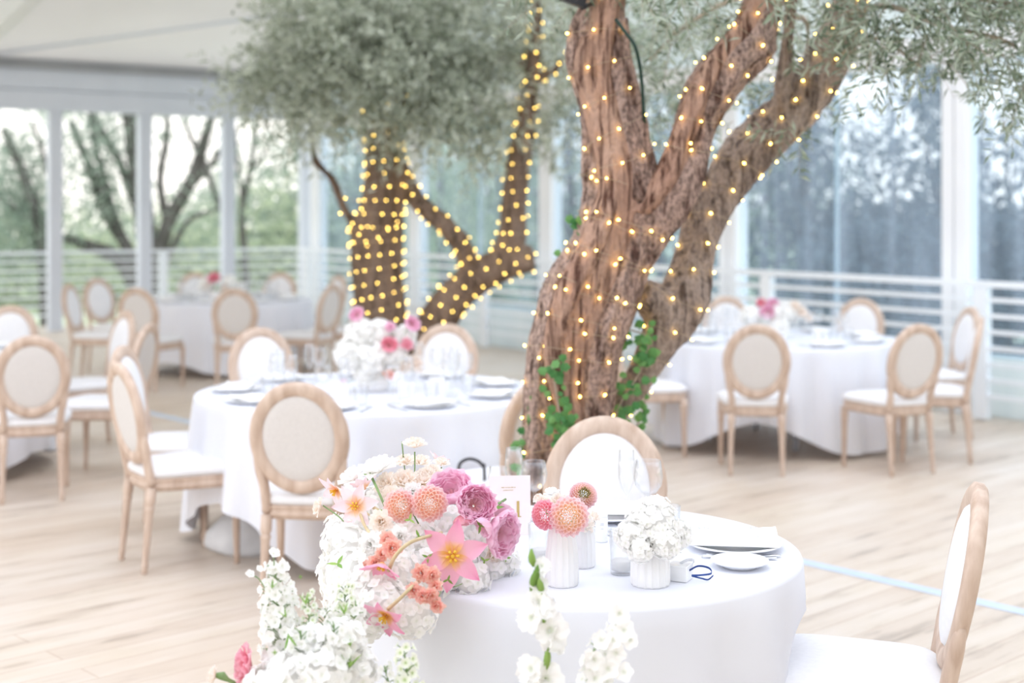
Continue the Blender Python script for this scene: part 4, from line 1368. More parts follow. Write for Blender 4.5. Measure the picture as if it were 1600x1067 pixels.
def make_knife():
    mb = MB()
    mb.add(*flat_geo([(.004, 0), (.008, .008), (.0075, .05), (.0055, .10), (.006, .112), (.0095, .125), (.0105, .17), (.009, .20), (.0045, .225), (.001, .232)], .0026, lambda y: .001))
    return mb.build('knife', M['silver'])
def make_spoon():
    mb = MB()
    mb.add(*flat_geo([(.004, 0), (.007, .008), (.006, .03), (.003, .08), (.003, .115), (.006, .125)], .0022, lambda y: .002 + .004 * max(0, (y - .08) / .05)))
    V, Q = lathe_geo([(.0005, 0), (.010, .0015), (.016, .005), (.018, .0085), (.017, .0085), (.0095, .003), (.0005, .0018)], 18)
    V[:, 1] *= 1.45; V[:, 1] += .148; V[:, 2] += .002
    mb.add(V, Q)
    return mb.build('spoon', M['silver'])

def setting_ring(t, n, count, a0, tname, short):
    g = lambda s: '%s on the %s' % (s, short)
    for k in range(count):
        a = a0 + 2 * PI * k / count
        ca, sa = math.cos(a), math.sin(a)
        rz = a - PI / 2
        def pos(rad, tang, z=0):
            return (t.x + ca * rad - sa * tang, t.y + sa * rad + ca * tang, TOPZ + z)
        place('plate', lambda: lathe_mesh('dinner_plate', plate_prof(.135), M['china'], 36), pos(.70, 0), rz, 'white dinner plate under a napkin ' + tname, 'plate', g('dinner plates'))
        place('napkin', make_napkin(.22, .15), pos(.70, 0, .0205), rz, 'folded white napkin on a plate ' + tname, 'napkin', g('folded napkins'))
        place('fork', make_fork, pos(.80, .175), a + PI / 2, 'steel fork beside a dinner plate ' + tname, 'fork', g('forks'))
        place('knife', make_knife, pos(.80, -.165), a + PI / 2, 'steel knife beside a dinner plate ' + tname, 'knife', g('knives'))
        place('wine1', make_glass1(wine_parts(.19, .042), 'wine_glass'), pos(.50, -.10), rz, 'clear wine glass above the plates ' + tname, 'glass', g('wine glasses'))
        place('flute1', make_glass1(flute_parts(.22, .026), 'champagne_flute'), pos(.47, .0), rz, 'clear champagne flute above the plates ' + tname, 'glass', g('champagne flutes'))
        place('tumbler1', lambda: lathe_mesh('tumbler', tumbler_prof(.036, .09), M['glass'], 20), pos(.52, .10), rz, 'low clear water tumbler ' + tname, 'glass', g('water tumblers'))
setting_ring(T2, 2, 9, .35, 'on the middle table beside the front olive trunk', 'middle table')
setting_ring(T3, 3, 9, .2, 'on the table right of the grey leaning trunk', 'right table')
setting_ring(T4, 4, 9, .5, 'on the far left table by the grey posts', 'far left table')
setting_ring(T5, 5, 8, .1, 'on the table cut by the left edge', 'left edge table')

# ------------------------------------------------------------------ flowers
def basis(d):
    d = Vector(d).normalized()
    u = Vector((0, 0, 1)) if abs(d.z) < .95 else Vector((1, 0, 0))
    x = u.cross(d).normalized(); y = d.cross(x)
    a = random.uniform(0, 2 * PI)
    x2 = x * math.cos(a) + y * math.sin(a); y2 = d.cross(x2)
    return np.array([[*x2], [*y2], [*d]]).T       # columns

def petal(mb, Mx, o, phi, elev, L, Wd, curl=0.0, cup=.2, ruffle=0.0, shape=.7, r0=0.0, z0=0.0, nu=3, nv=4, rn=None, tipped=False, rf=2.0):
    """one petal: rises from the flower's axis at azimuth phi and elevation elev, curling by curl along its length"""
    us = np.linspace(-1, 1, nu + 1); vs = np.linspace(0, 1, nv + 1)
    V = np.zeros((nv + 1, nu + 1, 3)); ph = random.random() * 6
    y = z = 0.0
    for i, v in enumerate(vs):
        if i:
            th = elev + curl * (v + vs[i - 1]) / 2
            y += math.cos(th) * L / nv; z += math.sin(th) * L / nv
        th = elev + curl * v
        w = (math.sin(PI * min(1, .06 + .94 * v) ** shape) if tipped else min(1.0, (.22 + 1.35 * v ** .8)) * math.sqrt(max(0, 1 - max(0, (v - .55) / .5) ** 2))) * Wd / 2
        for j, u in enumerate(us):
            lift = cup * Wd / 2 * u * u * (1 - .3 * v) + ruffle * Wd * math.sin(u * rf * PI + ph) * v * v
            V[i, j] = (u * w, r0 + y - math.sin(th) * lift, z0 + z + math.cos(th) * lift)
    c, s = math.cos(phi), math.sin(phi)
    X = V[..., 0] * c - V[..., 1] * s; Y = V[..., 0] * s + V[..., 1] * c
    P = np.stack([X, Y, V[..., 2]], -1).reshape(-1, 3) @ Mx.T + np.asarray(tuple(o))
    m = nu + 1
    Q = [(i * m + j, i * m + j + 1, (i + 1) * m + j + 1, (i + 1) * m + j) for i in range(nv) for j in range(nu)]
    mb.add(P, Q, pv=np.repeat(vs, m), rn=random.random() if rn is None else rn)

GA = PI * (3 - math.sqrt(5))
def f_dahlia(mb, o, d, D, n=85, open_eye=False):
    Mx = basis(d); R = D / 2
    for k in range(n):
        t = (k + .5) / n
        th = .10 + (t ** .62) * 1.85                     # polar angle from the axis
        if open_eye and t < .10:
            continue
        l = R * (.26 + .26 * t)
        petal(mb, Mx, o, k * GA, PI / 2 - th * .82, l, l * .95, curl=.55, cup=.95, r0=R * .56 * math.sin(th), z0=R * .52 * math.cos(th), nu=4, nv=4, rn=min(1, max(0, t * 1.2 - .2 + random.uniform(-.2, .2))))

def f_rose(mb, o, d, D, rings=6, openness=.55):
    Mx = basis(d); R = D / 2
    for k in range(rings):
        f = (k + 1) / rings
        n = 4 + k
        for j in range(n):
            L = R * (.75 + .65 * f)
            petal(mb, Mx, o, 2 * PI * j / n + k * .9 + random.uniform(-.1, .1), .15 + (.1 * (1 - f)), L, R * (.55 + .75 * f), curl=1.75 - openness * f * 1.0, cup=.42, ruffle=.03 + .03 * f,
                  r0=R * .04 + R * .12 * f, z0=-R * .35, nu=4, nv=5, rn=random.random() * .6 + .4 * f)

def f_ruffle(mb, o, d, D, n=34, spread=1.25):
    Mx = basis(d); R = D / 2
    for k in range(n):
        t = (k + .5) / n
        petal(mb, Mx, o, k * GA, PI / 2 - .15 - t * spread, R * (.85 + .3 * t), R * .75, curl=random.uniform(-.3, .3), cup=.25, ruffle=.16, r0=R * .08, z0=-R * .25, nu=4, nv=3, rf=3, rn=random.random())

def f_tulip(mb, st, o, d, D, openness=.9, droop=0.0):
    Mx = basis(d); R = D / 2
    for k in range(6):
        inner = k % 2
        petal(mb, Mx, o, k * PI / 3 + random.uniform(-.08, .08), 1.15 - openness * (.95 - .15 * inner), R * 1.12, R * (.66 - .06 * inner), curl=-.45 * openness - droop, cup=.32, r0=R * .05, z0=.0, nu=4, nv=6, shape=.85, tipped=True, rn=random.random() * .5)
    if st is not None:
        for k in range(6):
            a = k * PI / 3 + .3
            P = [Vector((0, 0, 0)), Vector((math.cos(a) * R * .08, math.sin(a) * R * .08, R * .2)), Vector((math.cos(a) * R * .17, math.sin(a) * R * .17, R * .40))]
            P = [Vector(Mx @ np.asarray(tuple(p))) + Vector(o) for p in P]
            st.add(*tube_geo(P, [R * .018, R * .018, R * .05], 6))
        P = [Vector(Mx @ np.array([0, 0, z * R])) + Vector(o) for z in (0, .2, .32)]
        st.add(*tube_geo(P, [R * .05, R * .055, R * .07], 6))

def floret(mb, o, d, D, n=4, elev=.25, cup=.1, rn=None, ruffle=.05, nu=2, nv=2, curl=0.0, wide=1.0):
    Mx = basis(d)
    for k in range(n):
        petal(mb, Mx, o, 2 * PI * k / n + random.uniform(-.1, .1), elev + random.uniform(-.15, .15), D / 2, D / 2 * (1.0 if n > 4 else 1.15) * wide, curl=curl, cup=cup, ruffle=ruffle, r0=D * .02, nu=nu, nv=nv, rn=rn)

def f_hydrangea(mb, o, R, n, D=.024, squash=(1, 1, 1), vis=None):
    V, Q = lathe_geo([(R * .80 * math.sin(PI * i / 10) + .0002, -R * .80 * math.cos(PI * i / 10)) for i in range(11)], 16)
    mb.add(V + np.asarray(tuple(o)), Q, pv=np.full(len(V), .8))
    n = int(n * 1.3)
    for k in range(n):
        z = 1 - 2 * (k + .5) / n
        a = k * GA
        q = math.sqrt(1 - z * z)
        nrm = Vector((q * math.cos(a), q * math.sin(a), z))
        nrm = (nrm + Vector((random.uniform(-.3, .3), random.uniform(-.3, .3), random.uniform(-.3, .3)))).normalized()
        rr = R * random.uniform(.80, 1.06)
        p = Vector(o) + Vector((nrm.x * squash[0], nrm.y * squash[1], nrm.z * squash[2])) * rr
        floret(mb, p, nrm, D * random.uniform(.85, 1.25))

def stem_geo(mb, pts, r, n=6):
    P = [Vector(p) for p in catmull([tuple(p) for p in pts], 5)]
    m = len(P)
    mb.add(*tube_geo(P, [r * (1 - .25 * i / m) for i in range(m)], n))

def part(fn, name, mat, parent, *a, label=None, **k):
    mb = MB(); fn(mb, *a, **k)
    return mb.build(name, mat, parent, label=label)

# ---- the big arrangement on the front table
oA = Vector((-.20, 3.80, TOPZ))
arr = empty('flower_arrangement', oA)
tag(arr, 'large loose arrangement of pink, peach and white flowers spilling over the front table edge', 'flowers')
def R_(px, py, Y):
    return at(px, py, Y) - oA
mb = MB(); mb.add(*lathe_geo([(.0005, .0005), (.06, .0005), (.09, .03), (.10, .07), (.095, .10), (.085, .10), (.09, .07), (.08, .03), (.0005, .02)], 28)); mb.build('bowl', M['vase'], arr)

for px, py, Y, rp, n in [(560, 850, 3.70, 58, 95), (548, 905, 3.52, 52, 85), (600, 900, 3.45, 55, 85), (640, 955, 3.38, 42, 60), (700, 830, 3.72, 52, 80), (745, 838, 3.74, 40, 55), (762, 885, 3.70, 38, 50),
                         (640, 845, 3.62, 48, 70), (735, 905, 3.56, 30, 34), (560, 955, 3.42, 52, 80), (540, 850, 3.60, 36, 42), (600, 945, 3.36, 40, 56), (700, 880, 3.62, 46, 60), (660, 900, 3.55, 50, 60), (790, 880, 3.72, 22, 22), (590, 800, 3.74, 40, 50), (655, 800, 3.78, 44, 50)]:
    cc = R_(px, py, Y); rr = rp * Y / FPX
    part(f_hydrangea, 'hydrangea', M['p_white'], arr, cc, rr, int(n * 1.35), D=.027)
for px, py, Y, D, d in [(626, 790, 3.56, 52, (-.15, -1, .05)), (671, 786, 3.54, 56, (.05, -1, .12))]:
    part(f_dahlia, 'dahlia', M['p_peach'], arr, R_(px, py, Y), d, D * Y / FPX * 1.08, n=85)
part(f_rose, 'garden_rose', M['p_pink'], arr, R_(742, 789, 3.56), (.25, -1, .35), 60 * 3.56 / FPX, rings=7, openness=.5)
part(f_rose, 'garden_rose', M['p_pink'], arr, R_(705, 770, 3.62), (-.15, -.55, .9), 70 * 3.62 / FPX, rings=6, openness=.35)
part(f_rose, 'rose_bud', M['p_hot'], arr, R_(722, 810, 3.54), (.1, -.3, -.9), 32 * 3.54 / FPX, rings=4, openness=.2)
part(f_rose, 'garden_rose', M['p_pink'], arr, R_(777, 832, 3.58), (.85, -.6, -.1), 68 * 3.58 / FPX, rings=7, openness=.6)
part(f_rose, 'garden_rose', M['p_pink'], arr, R_(777, 800, 3.68), (.4, .3, .8), 46 * 3.68 / FPX, rings=5, openness=.3)
part(f_rose, 'rose_bud', M['p_pink'], arr, R_(760, 820, 3.52), (-.6, -.4, -.4), 36 * 3.55 / FPX, rings=4, openness=.3)
def tulip(mat, px, py, Y, Dp, d, openness, droop=0.0, name='tulip'):
    mb, st = MB(), MB()
    f_tulip(mb, st, R_(px, py, Y), d, Dp * Y / FPX, openness, droop)
    o = mb.build(name, M[mat], arr)
    st.build('stamens', M['stamen'], o)
    return o
tulip('p_tulip', 706, 867, 3.42, 100, (.12, -1, .1), 1.0)
tulip('p_tulip', 598, 878, 3.36, 66, (-.2, -.5, -.85), .6)
tulip('p_tulip', 604, 960, 3.30, 72, (-.45, -.75, -.55), .85)
tulip('p_paletulip', 556, 790, 3.62, 66, (-.1, -.95, .15), .95)
tulip('p_paletulip', 527, 764, 3.72, 58, (-.55, -.5, -.4), .8)
tulip('p_paletulip', 570, 765, 3.82, 50, (-.3, .3, .7), .5)
tulip('p_paletulip', 683, 722, 3.92, 36, (.3, .2, .8), .5)
# ruffled cream and peach blooms at the top
for px, py, Y, D, d, mt in [(590, 732, 3.72, 58, (-.35, -.1, 1), 'p_white'), (648, 695, 3.80, 36, (.05, -.1, 1), 'p_cream'), (632, 722, 3.86, 34, (-.2, -.3, 1), 'p_cream'), (658, 722, 3.88, 34, (.1, -.1, 1), 'p_cream'),
                            (690, 724, 3.84, 26, (.2, -.2, 1), 'p_cream'), (677, 737, 3.80, 28, (0, -.5, .8), 'p_cream'), (604, 757, 3.70, 40, (-.4, -.6, .5), 'p_cream'), (632, 752, 3.74, 44, (0, -.6, .8), 'p_cream'),
                            (660, 752, 3.76, 40, (.2, -.4, .9), 'p_cream'), (645, 768, 3.68, 30, (0, -.9, .3), 'p_white'), (612, 775, 3.66, 34, (-.2, -.9, .3), 'p_cream'), (498, 792, 3.70, 28, (-.9, -.2, .25), 'p_cream'),
                            (595, 815, 3.50, 36, (-.1, -1, .2), 'p_cream'), (552, 745, 3.84, 48, (-.5, 0, .8), 'p_white'), (668, 742, 3.78, 30, (.1, -.5, .8), 'p_cream'), (528, 830, 3.66, 44, (-.7, -.5, .3), 'p_white'),
                            (625, 838, 3.44, 34, (0, -1, .1), 'p_white'), (690, 755, 3.74, 24, (.3, -.4, .8), 'p_white'), (580, 850, 3.44, 40, (-.3, -1, .2), 'p_white'), (770, 862, 3.66, 40, (.6, -.6, 0), 'p_cream')]:
    part(f_ruffle, 'ruffled_bloom', M[mt], arr, R_(px, py, Y), d, D * Y / FPX, n=26)
# coral spray carnations
for px, py, Y, D in [(612, 856, 3.36, 30), (597, 866, 3.38, 22), (572, 888, 3.40, 24), (658, 895, 3.34, 28), (675, 899, 3.33, 26), (680, 915, 3.32, 22), (646, 922, 3.31, 24), (660, 931, 3.30, 24), (674, 930, 3.30, 24), (683, 946, 3.30, 24), (605, 842, 3.38, 24), (586, 878, 3.38, 22)]:
    part(f_ruffle, 'spray_carnation', M['p_coral'], arr, R_(px, py, Y), (random.uniform(-.4, .4), -1, random.uniform(-.2, .4)), D * Y / FPX, n=30, spread=1.5)
for pts, mt, r in [([(648, 706, 3.80), (648, 735, 3.80), (646, 800, 3.78)], 'stem', .0022), ([(578, 740, 3.72), (590, 765, 3.66), (605, 800, 3.62)], 'stem', .004), ([(505, 790, 3.70), (528, 806, 3.66), (546, 822, 3.62), (590, 850, 3.64)], 'stem', .0018),
                   ([(534, 768, 3.72), (550, 783, 3.68), (590, 815, 3.64)], 'stem_tan', .003), ([(562, 800, 3.62), (572, 825, 3.56), (588, 838, 3.52), (620, 845, 3.55)], 'stem_tan', .0045), ([(575, 788, 3.62), (600, 802, 3.60)], 'stem_tan', .0045),
                   ([(607, 892, 3.36), (618, 868, 3.34), (640, 848, 3.34), (668, 838, 3.40), (690, 832, 3.5)], 'stem_tan', .005), ([(606, 952, 3.30), (625, 935, 3.29), (645, 915, 3.31), (670, 890, 3.42)], 'stem_tan', .005),
                   ([(683, 938, 3.30), (690, 920, 3.33), (688, 905, 3.40)], 'stem', .0014), ([(650, 918, 3.32), (655, 905, 3.36), (664, 885, 3.45)], 'stem', .0014), ([(645, 802, 3.56), (655, 820, 3.58), (664, 836, 3.62)], 'stem', .002),
                   ([(690, 915, 3.5), (708, 917, 3.46), (722, 912, 3.48)], 'stem', .0016), ([(764, 802, 3.60), (775, 790, 3.62), (790, 780, 3.7)], 'stem', .004), ([(628, 690, 3.86), (632, 730, 3.86), (640, 790, 3.8)], 'stem', .002), ([(690, 730, 3.84), (684, 750, 3.82), (676, 800, 3.8)], 'stem', .002)]:
    mb = MB(); stem_geo(mb, [R_(*p) for p in pts], r); mb.build('stem', M[mt], arr)
lb = MB()
for px, py, Y, D, d in [(768, 795, 3.60, 26, (.3, -.5, .8)), (750, 822, 3.52, 18, (.5, -.8, .3)), (757, 876, 3.60, 12, (0, -1, .3)), (528, 882, 3.40, 22, (-.1, -.5, .8)), (600, 800, 3.60, 14, (0, -.6, .8)), (640, 812, 3.5, 14, (.3, -.7, .5)),
                        (614, 800, 3.58, 14, (.3, -.7, .5)), (575, 742, 3.71, 12, (.2, -.7, -.4)), (700, 905, 3.40, 14, (.1, -1, -.4)), (792, 872, 3.68, 9, (0, -1, .2)), (668, 870, 3.40, 13, (0, -1, 0)), (655, 838, 3.42, 16, (-.4, -1, 0))]:
    Mx = basis(d)
    for k in range(3):
        petal(lb, Mx, R_(px, py, Y), k * 2.1, .4, D * Y / FPX * .8, D * Y / FPX * .3, curl=-.3, cup=.3, nu=2, nv=4, shape=.8, tipped=True)
lb.build('leaves', M['green_leaf'], arr)

# ---- flowers standing on the floor in front of the table
def delphinium(parent, org, base, top, width, n, mat, seed=0, bloom=.034, stem_mat='stem', bare=.0, name='delphinium', tipw=.35):
    fl, st = MB(), MB()
    base, top = Vector(base) - org, Vector(top) - org
    for k in range(n):
        t = bare + (1 - bare) * (k + .5) / n
        p = base.lerp(top, t)
        a = k * GA + seed
        rad = width / 2 * (1 - (1 - tipw) * max(0, (t - .55) / .45)) * random.uniform(.65, 1.1)
        d = Vector((math.cos(a), math.sin(a), random.uniform(-.1, .5)))
        q = p + d * rad
        D = bloom * (1 - .45 * max(0, (t - .6) / .4)) * random.uniform(.85, 1.2)
        floret(fl, q, (d + Vector((0, -.35, .1))), D, n=5, elev=.35, cup=.25, ruffle=.08, nu=3, nv=3)
        st.add(*tube_geo([p - Vector((0, 0, rad * .5)), p + d * rad * .6, q], .0012, 4))
    st.add(*tube_geo([base, base.lerp(top, .5), top], [.0045, .0035, .0015], 6))
    o = fl.build(name, M[mat], parent)
    st.build('stem', M[stem_mat], o)
    return o
oF = at(500, 1067, 3.18); oF.z = 0
floorA = empty('flower_arrangement', oF)
tag(floorA, 'floor-standing arrangement of white delphiniums at the bottom left in front of the table', 'flowers')
mb = MB(); mb.add(*lathe_geo([(.0005, .001), (.12, .001), (.14, .04), (.13, .14), (.11, .16), (.10, .16), (.12, .13), (.12, .05), (.0005, .03)], 28)); mb.build('bowl', M['vase'], floorA)
g = lambda px, py, Y=3.18: at(px, py, Y)
def fl_base(px, Y):
    p = at(px, 1067, Y); p.x = oF.x + (p.x - oF.x) * .35; p.y = oF.y + (Y - oF.y) * .5; p.z = .12
    return p
for px, py, Y, w, n, mt, bl, sd in [(430, 880, 3.14, .105, 150, 'p_white', .036, 0), (445, 915, 3.2, .11, 110, 'p_white', .036, 2), (415, 905, 3.2, .08, 90, 'p_white', .034, 1), (482, 925, 3.16, .07, 90, 'p_greenwhite', .028, 1.2), (508, 950, 3.18, .09, 100, 'p_white', .034, .4),
                                    (540, 915, 3.22, .085, 110, 'p_greenwhite', .032, 2), (556, 940, 3.2, .09, 100, 'p_white', .034, 3), (470, 985, 3.06, .12, 100, 'p_white', .038, 4), (522, 975, 3.05, .13, 110, 'p_white', .040, 5)]:
    top = g(px, py, Y)
    delphinium(floorA, oF, fl_base(px, Y), top, w, n, mt, sd, bl, bare=.45)
# thin tip spray above the tall spike
sp, st = MB(), MB()
for px, py, D in [(427, 866, 22), (440, 888, 24), (390, 898, 16), (405, 890, 14), (428, 884, 16)]:
    p = g(px, py, 3.13) - oF
    floret(sp, p, (random.uniform(-.5, .5), -.6, .7), D * 3.13 / FPX, n=5, elev=.45, cup=.3, nu=3, nv=3)
for pts in ([(430, 920), (429, 890), (427, 868)], [(430, 925), (436, 905), (440, 890)], [(420, 930), (405, 905), (392, 898)]):
    stem_geo(st, [g(a, b, 3.13) - oF for a, b in pts], .0015)
o = sp.build('delphinium', M['p_white'], floorA); st.build('stem', M['stem'], o)
for px, py, Y, r, n in [(505, 1055, 3.04, .055, 60), (550, 1050, 3.10, .05, 56), (455, 1060, 3.04, .05, 56), (485, 1010, 3.10, .042, 40), (535, 1005, 3.08, .045, 44), (420, 1075, 3.06, .05, 50)]:
    part(f_hydrangea, 'hydrangea', M['p_white'], floorA, g(px, py, Y) - oF, r, n, D=.036)
part(f_ruffle, 'peony', M['p_hot'], floorA, g(386, 1040, 3.10) - oF, (-.9, -.2, .1), 62 * 3.1 / FPX, n=50, label='coral pink peony')
part(f_ruffle, 'carnation_bud', M['p_cream'], floorA, g(334, 1056, 3.10) - oF, (-1, -.1, .15), 30 * 3.1 / FPX, n=26)
mb = MB(); mb.add(*tube_geo([g(338, 1055, 3.1) - oF, g(348, 1056, 3.1) - oF, g(356, 1062, 3.1) - oF, g(385, 1075, 3.1) - oF, g(440, 1120, 3.12) - oF], [.006, .010, .005, .002, .002], 8)); mb.build('stem', M['stem'], floorA)
lb = MB()
for px, py, D, d in [(450, 990, 34, (.3, -.4, -1)), (447, 965, 20, (-.3, -.4, 1)), (425, 920, 20, (.2, -.4, 1)), (478, 945, 26, (0, -.4, 1)), (545, 1045, 40, (.2, -.3, 1)), (538, 960, 26, (0, -.3, 1)), (548, 1010, 22, (-.2, -.4, 1)), (470, 900, 10, (0, -1, 0)), (430, 1020, 12, (0, -1, .5))]:
    Mx = basis(d)
    for k in range(4):
        petal(lb, Mx, g(px, py, 3.04) - oF, k * 1.6, 1.1, D * 3.04 / FPX * .8, D * 3.04 / FPX * .16, curl=-.2, cup=.3, nu=2, nv=4, shape=.8, tipped=True)
lb.build('leaves', M['green_leaf'], floorA)

oG = at(800, 1067, 3.05); oG.z = 0
floorB = empty('flower_arrangement', oG)
tag(floorB, 'white gladiolus and delphinium stems rising from the floor before the centre of the front cloth', 'flowers')
mb = MB(); mb.add(*lathe_geo([(.0005, .001), (.12, .001), (.15, .04), (.14, .14), (.12, .16), (.11, .16), (.13, .13), (.13, .05), (.0005, .03)], 28)); mb.build('bowl', M['vase'], floorB)
# gladiolus: tall spike with open florets below and green buds above
gs = MB(); stem_geo(gs, [(.02, 0, .10), g(852, 1067, 3.05) - oG, g(846, 960, 3.05) - oG, g(838, 890, 3.05) - oG, g(830, 858, 3.05) - oG], .0045)
gl = empty('gladiolus'); gl.parent = floorB
gs.build('stem', M['green_leaf'], gl)
for px, py, ln, tilt in [(831, 872, .036, -.15), (838, 897, .04, .15), (834, 905, .05, .25), (844, 915, .036, -.2), (855, 1030, .05, .1), (848, 968, .014, .6)]:
    p = g(px, py, 3.03) - oG
    d = Vector((tilt, -.2, 1)).normalized()
    bd = MB(); bd.add(*tube_geo([p - d * ln * .55, p - d * ln * .2, p + d * ln * .15, p + d * ln * .55], [.002, .008, .0075, .001], 8), rn=random.random())
    bd.build('bud', M['green_leaf'], gl)
for px, py, D, d in [(842, 940, 46, (-.5, -.8, .3)), (858, 985, 62, (.35, -.9, .15)), (832, 965, 50, (-.7, -.7, .2)), (848, 950, 44, (.3, -.8, .5)), (846, 885, 30, (.3, -.9, .6)), (852, 1060, 60, (.2, -.9, .0)), (832, 1045, 52, (-.6, -.7, .1)), (866, 1000, 46, (.7, -.6, .1)), (838, 1085, 60, (-.3, -.9, .1)), (840, 915, 34, (.4, -.8, .6))]:
    fm = MB()
    floret(fm, g(px, py, 3.04) - oG, d, D * 3.04 / FPX, n=6, elev=.55, cup=.35, ruffle=.10, nu=4, nv=4, curl=-.5)
    fm.build('floret', M['p_white'], gl)
o = delphinium(floorB, oG, Vector((oG.x + .06, oG.y, .12)), g(968, 955, 3.05), .075, 46, 'p_white', 1.1, .040, bare=.62)
o = delphinium(floorB, oG, Vector((oG.x + .04, oG.y, .12)), g(930, 1005, 3.03), .06, 30, 'p_white', 2.1, .040, bare=.66)
fm = MB()
for px, py, D in [(968, 958, 34), (975, 985, 36), (958, 1000, 30), (940, 1000, 32), (985, 1000, 30), (962, 1020, 34), (928, 1030, 34), (950, 1045, 36), (975, 1050, 32), (930, 1060, 34)]:
    floret(fm, g(px, py, 3.02) - oG, (random.uniform(-.5, .5), -.9, random.uniform(0, .5)), D * 3.02 / FPX, n=5, elev=.35, cup=.25, ruffle=.08, nu=3, nv=3)
fm.build('delphinium', M['p_white'], floorB)
o = delphinium(floorB, oG, Vector((oG.x - .12, oG.y, .12)), g(630, 1010, 3.08), .10, 60, 'p_greenwhite', 1.7, .038, bare=.6)
o = delphinium(floorB, oG, Vector((oG.x - .10, oG.y, .12)), g(600, 1040, 3.08), .07, 40, 'p_white', .7, .036, bare=.6)

# ---- front table pieces
def ribbed(n, amp):
    return lambda th, z: 1 - amp * np.abs(np.sin(th * n / 2)) ** .6
def vase(name, loc, r0, r1, h, label):
    v = empty(name, loc)
    prof = [(.0005, 0), (r0 * .94, 0), (r0, .006), (r0, h * .25), (r0 * .9 + r1 * .1, h * .5), (r1, h * .9), (r1, h), (r1 - .005, h), (r1 - .005, h * .88), (r0 * .85, h * .4), (r0 * .85, .012), (.0005, .01)]
    lathe_mesh('body', prof, M['vase'], 112, v, ribbed(16, .07))
    tag(v, label, 'vase')
    return v
v1 = vase('bud_vase', (at(878, 915, 3.61).x, 3.61, TOPZ), .043, .034, .155, 'tall ribbed white vase with a pink and peach dahlia bunch on the front table')
oV = v1.location.copy()
def bunch(name, oV, items, label, stems=True):
    b = empty(name, oV)
    for kind, px, py, Y, D, d, mt, nm in items:
        o = at(px, py, Y) - oV
        S_ = D * Y / FPX
        if kind == 'd': part(f_dahlia, nm, M[mt], b, o, d, S_, n=85)
        elif kind == 'e':
            ob = part(f_dahlia, nm, M[mt], b, o, d, S_, n=150, open_eye=True)
            e = MB(); Mx = basis(d)
            for k in range(30):
                a = k * GA; rr = S_ * .2 * math.sqrt(k / 30)
                p = Vector(Mx @ np.array([rr * math.cos(a), rr * math.sin(a), S_ * .25])) + o
                e.add(*tube_geo([p, p + Vector(Mx @ np.array([0, 0, S_ * .14]))], [.002, .0012], 5))
            e.build('flower_eye', M['dahlia_eye'], ob)
        elif kind == 'r': part(f_ruffle, nm, M[mt], b, o, d, S_, n=26)
        elif kind == 'h': part(f_hydrangea, nm, M[mt], b, o, S_ / 2, 160, D=.024)
        if stems:
            s = MB(); stem_geo(s, [Vector((0, 0, .03)), Vector((o.x * .25, o.y * .25, .13)), o - Vector((0, 0, S_ * .2))], .0022); s.build('stem', M['stem'], b)
    tag(b, label, 'flowers')
    return b
bunch('dahlia_bunch', oV, [('d', 889, 807, 3.55, 66, (.0, -1, .25), 'p_pinkpeach', 'dahlia'), ('d', 853, 804, 3.58, 50, (-.5, -.85, .1), 'p_hot', 'dahlia'), ('e', 911, 775, 3.66, 46, (.1, -.85, .5), 'p_pinkpeach', 'dahlia'),
                           ('r', 872, 784, 3.68, 30, (.0, -.6, .8), 'p_cream', 'ranunculus'), ('r', 848, 784, 3.70, 24, (-.4, -.5, .7), 'p_cream', 'ranunculus'), ('r', 862, 770, 3.74, 24, (-.1, -.3, 1), 'p_white', 'ruffled_bloom'), ('r', 840, 778, 3.74, 16, (-.6, -.3, .7), 'p_cream', 'ruffled_bloom')],
      'pink and peach dahlias bunched in the tall ribbed white vase')
v2 = vase('bud_vase', (at(908, 888, 3.80).x, 3.80, TOPZ), .040, .033, .13, 'ribbed white vase standing just behind the tall dahlia vase')
oV2 = v2.location.copy()
bunch('flower_bunch', oV2, [('r', 915, 818, 3.78, 30, (.4, -.7, .4), 'p_cream', 'ruffled_bloom'), ('r', 898, 815, 3.80, 28, (-.2, -.7, .6), 'p_white', 'ruffled_bloom'), ('r', 928, 808, 3.84, 22, (.5, -.3, .7), 'p_cream', 'ruffled_bloom')], 'few pale peach blooms in the ribbed vase behind the dahlias')
v3 = vase('bud_vase', (at(1016, 913, 3.61).x, 3.61, TOPZ), .051, .040, .115, 'short ribbed white vase full of white hydrangea beside the small white box')
oV3 = v3.location.copy()
bh = empty('hydrangea_bunch', oV3)
for px, py, Y, rp, n in [(1020, 828, 3.62, 44, 150), (988, 838, 3.58, 26, 80), (1056, 836, 3.64, 24, 70), (1022, 805, 3.64, 30, 90), (1040, 850, 3.56, 22, 60), (1000, 858, 3.55, 20, 50)]:
    part(f_hydrangea, 'hydrangea', M['p_white'], bh, at(px, py, Y) - oV3, rp * Y / FPX, int(n * 1.15), D=.021)
s = MB()
for a in range(5):
    stem_geo(s, [Vector((0, 0, .03)), Vector((.01 * math.cos(a * 1.3), .01 * math.sin(a * 1.3), .09)), Vector((.03 * math.cos(a * 1.3), .03 * math.sin(a * 1.3), .14))], .002)
s.build('stems', M['stem'], bh)
tag(bh, 'round white hydrangea head in the short ribbed vase', 'flowers')

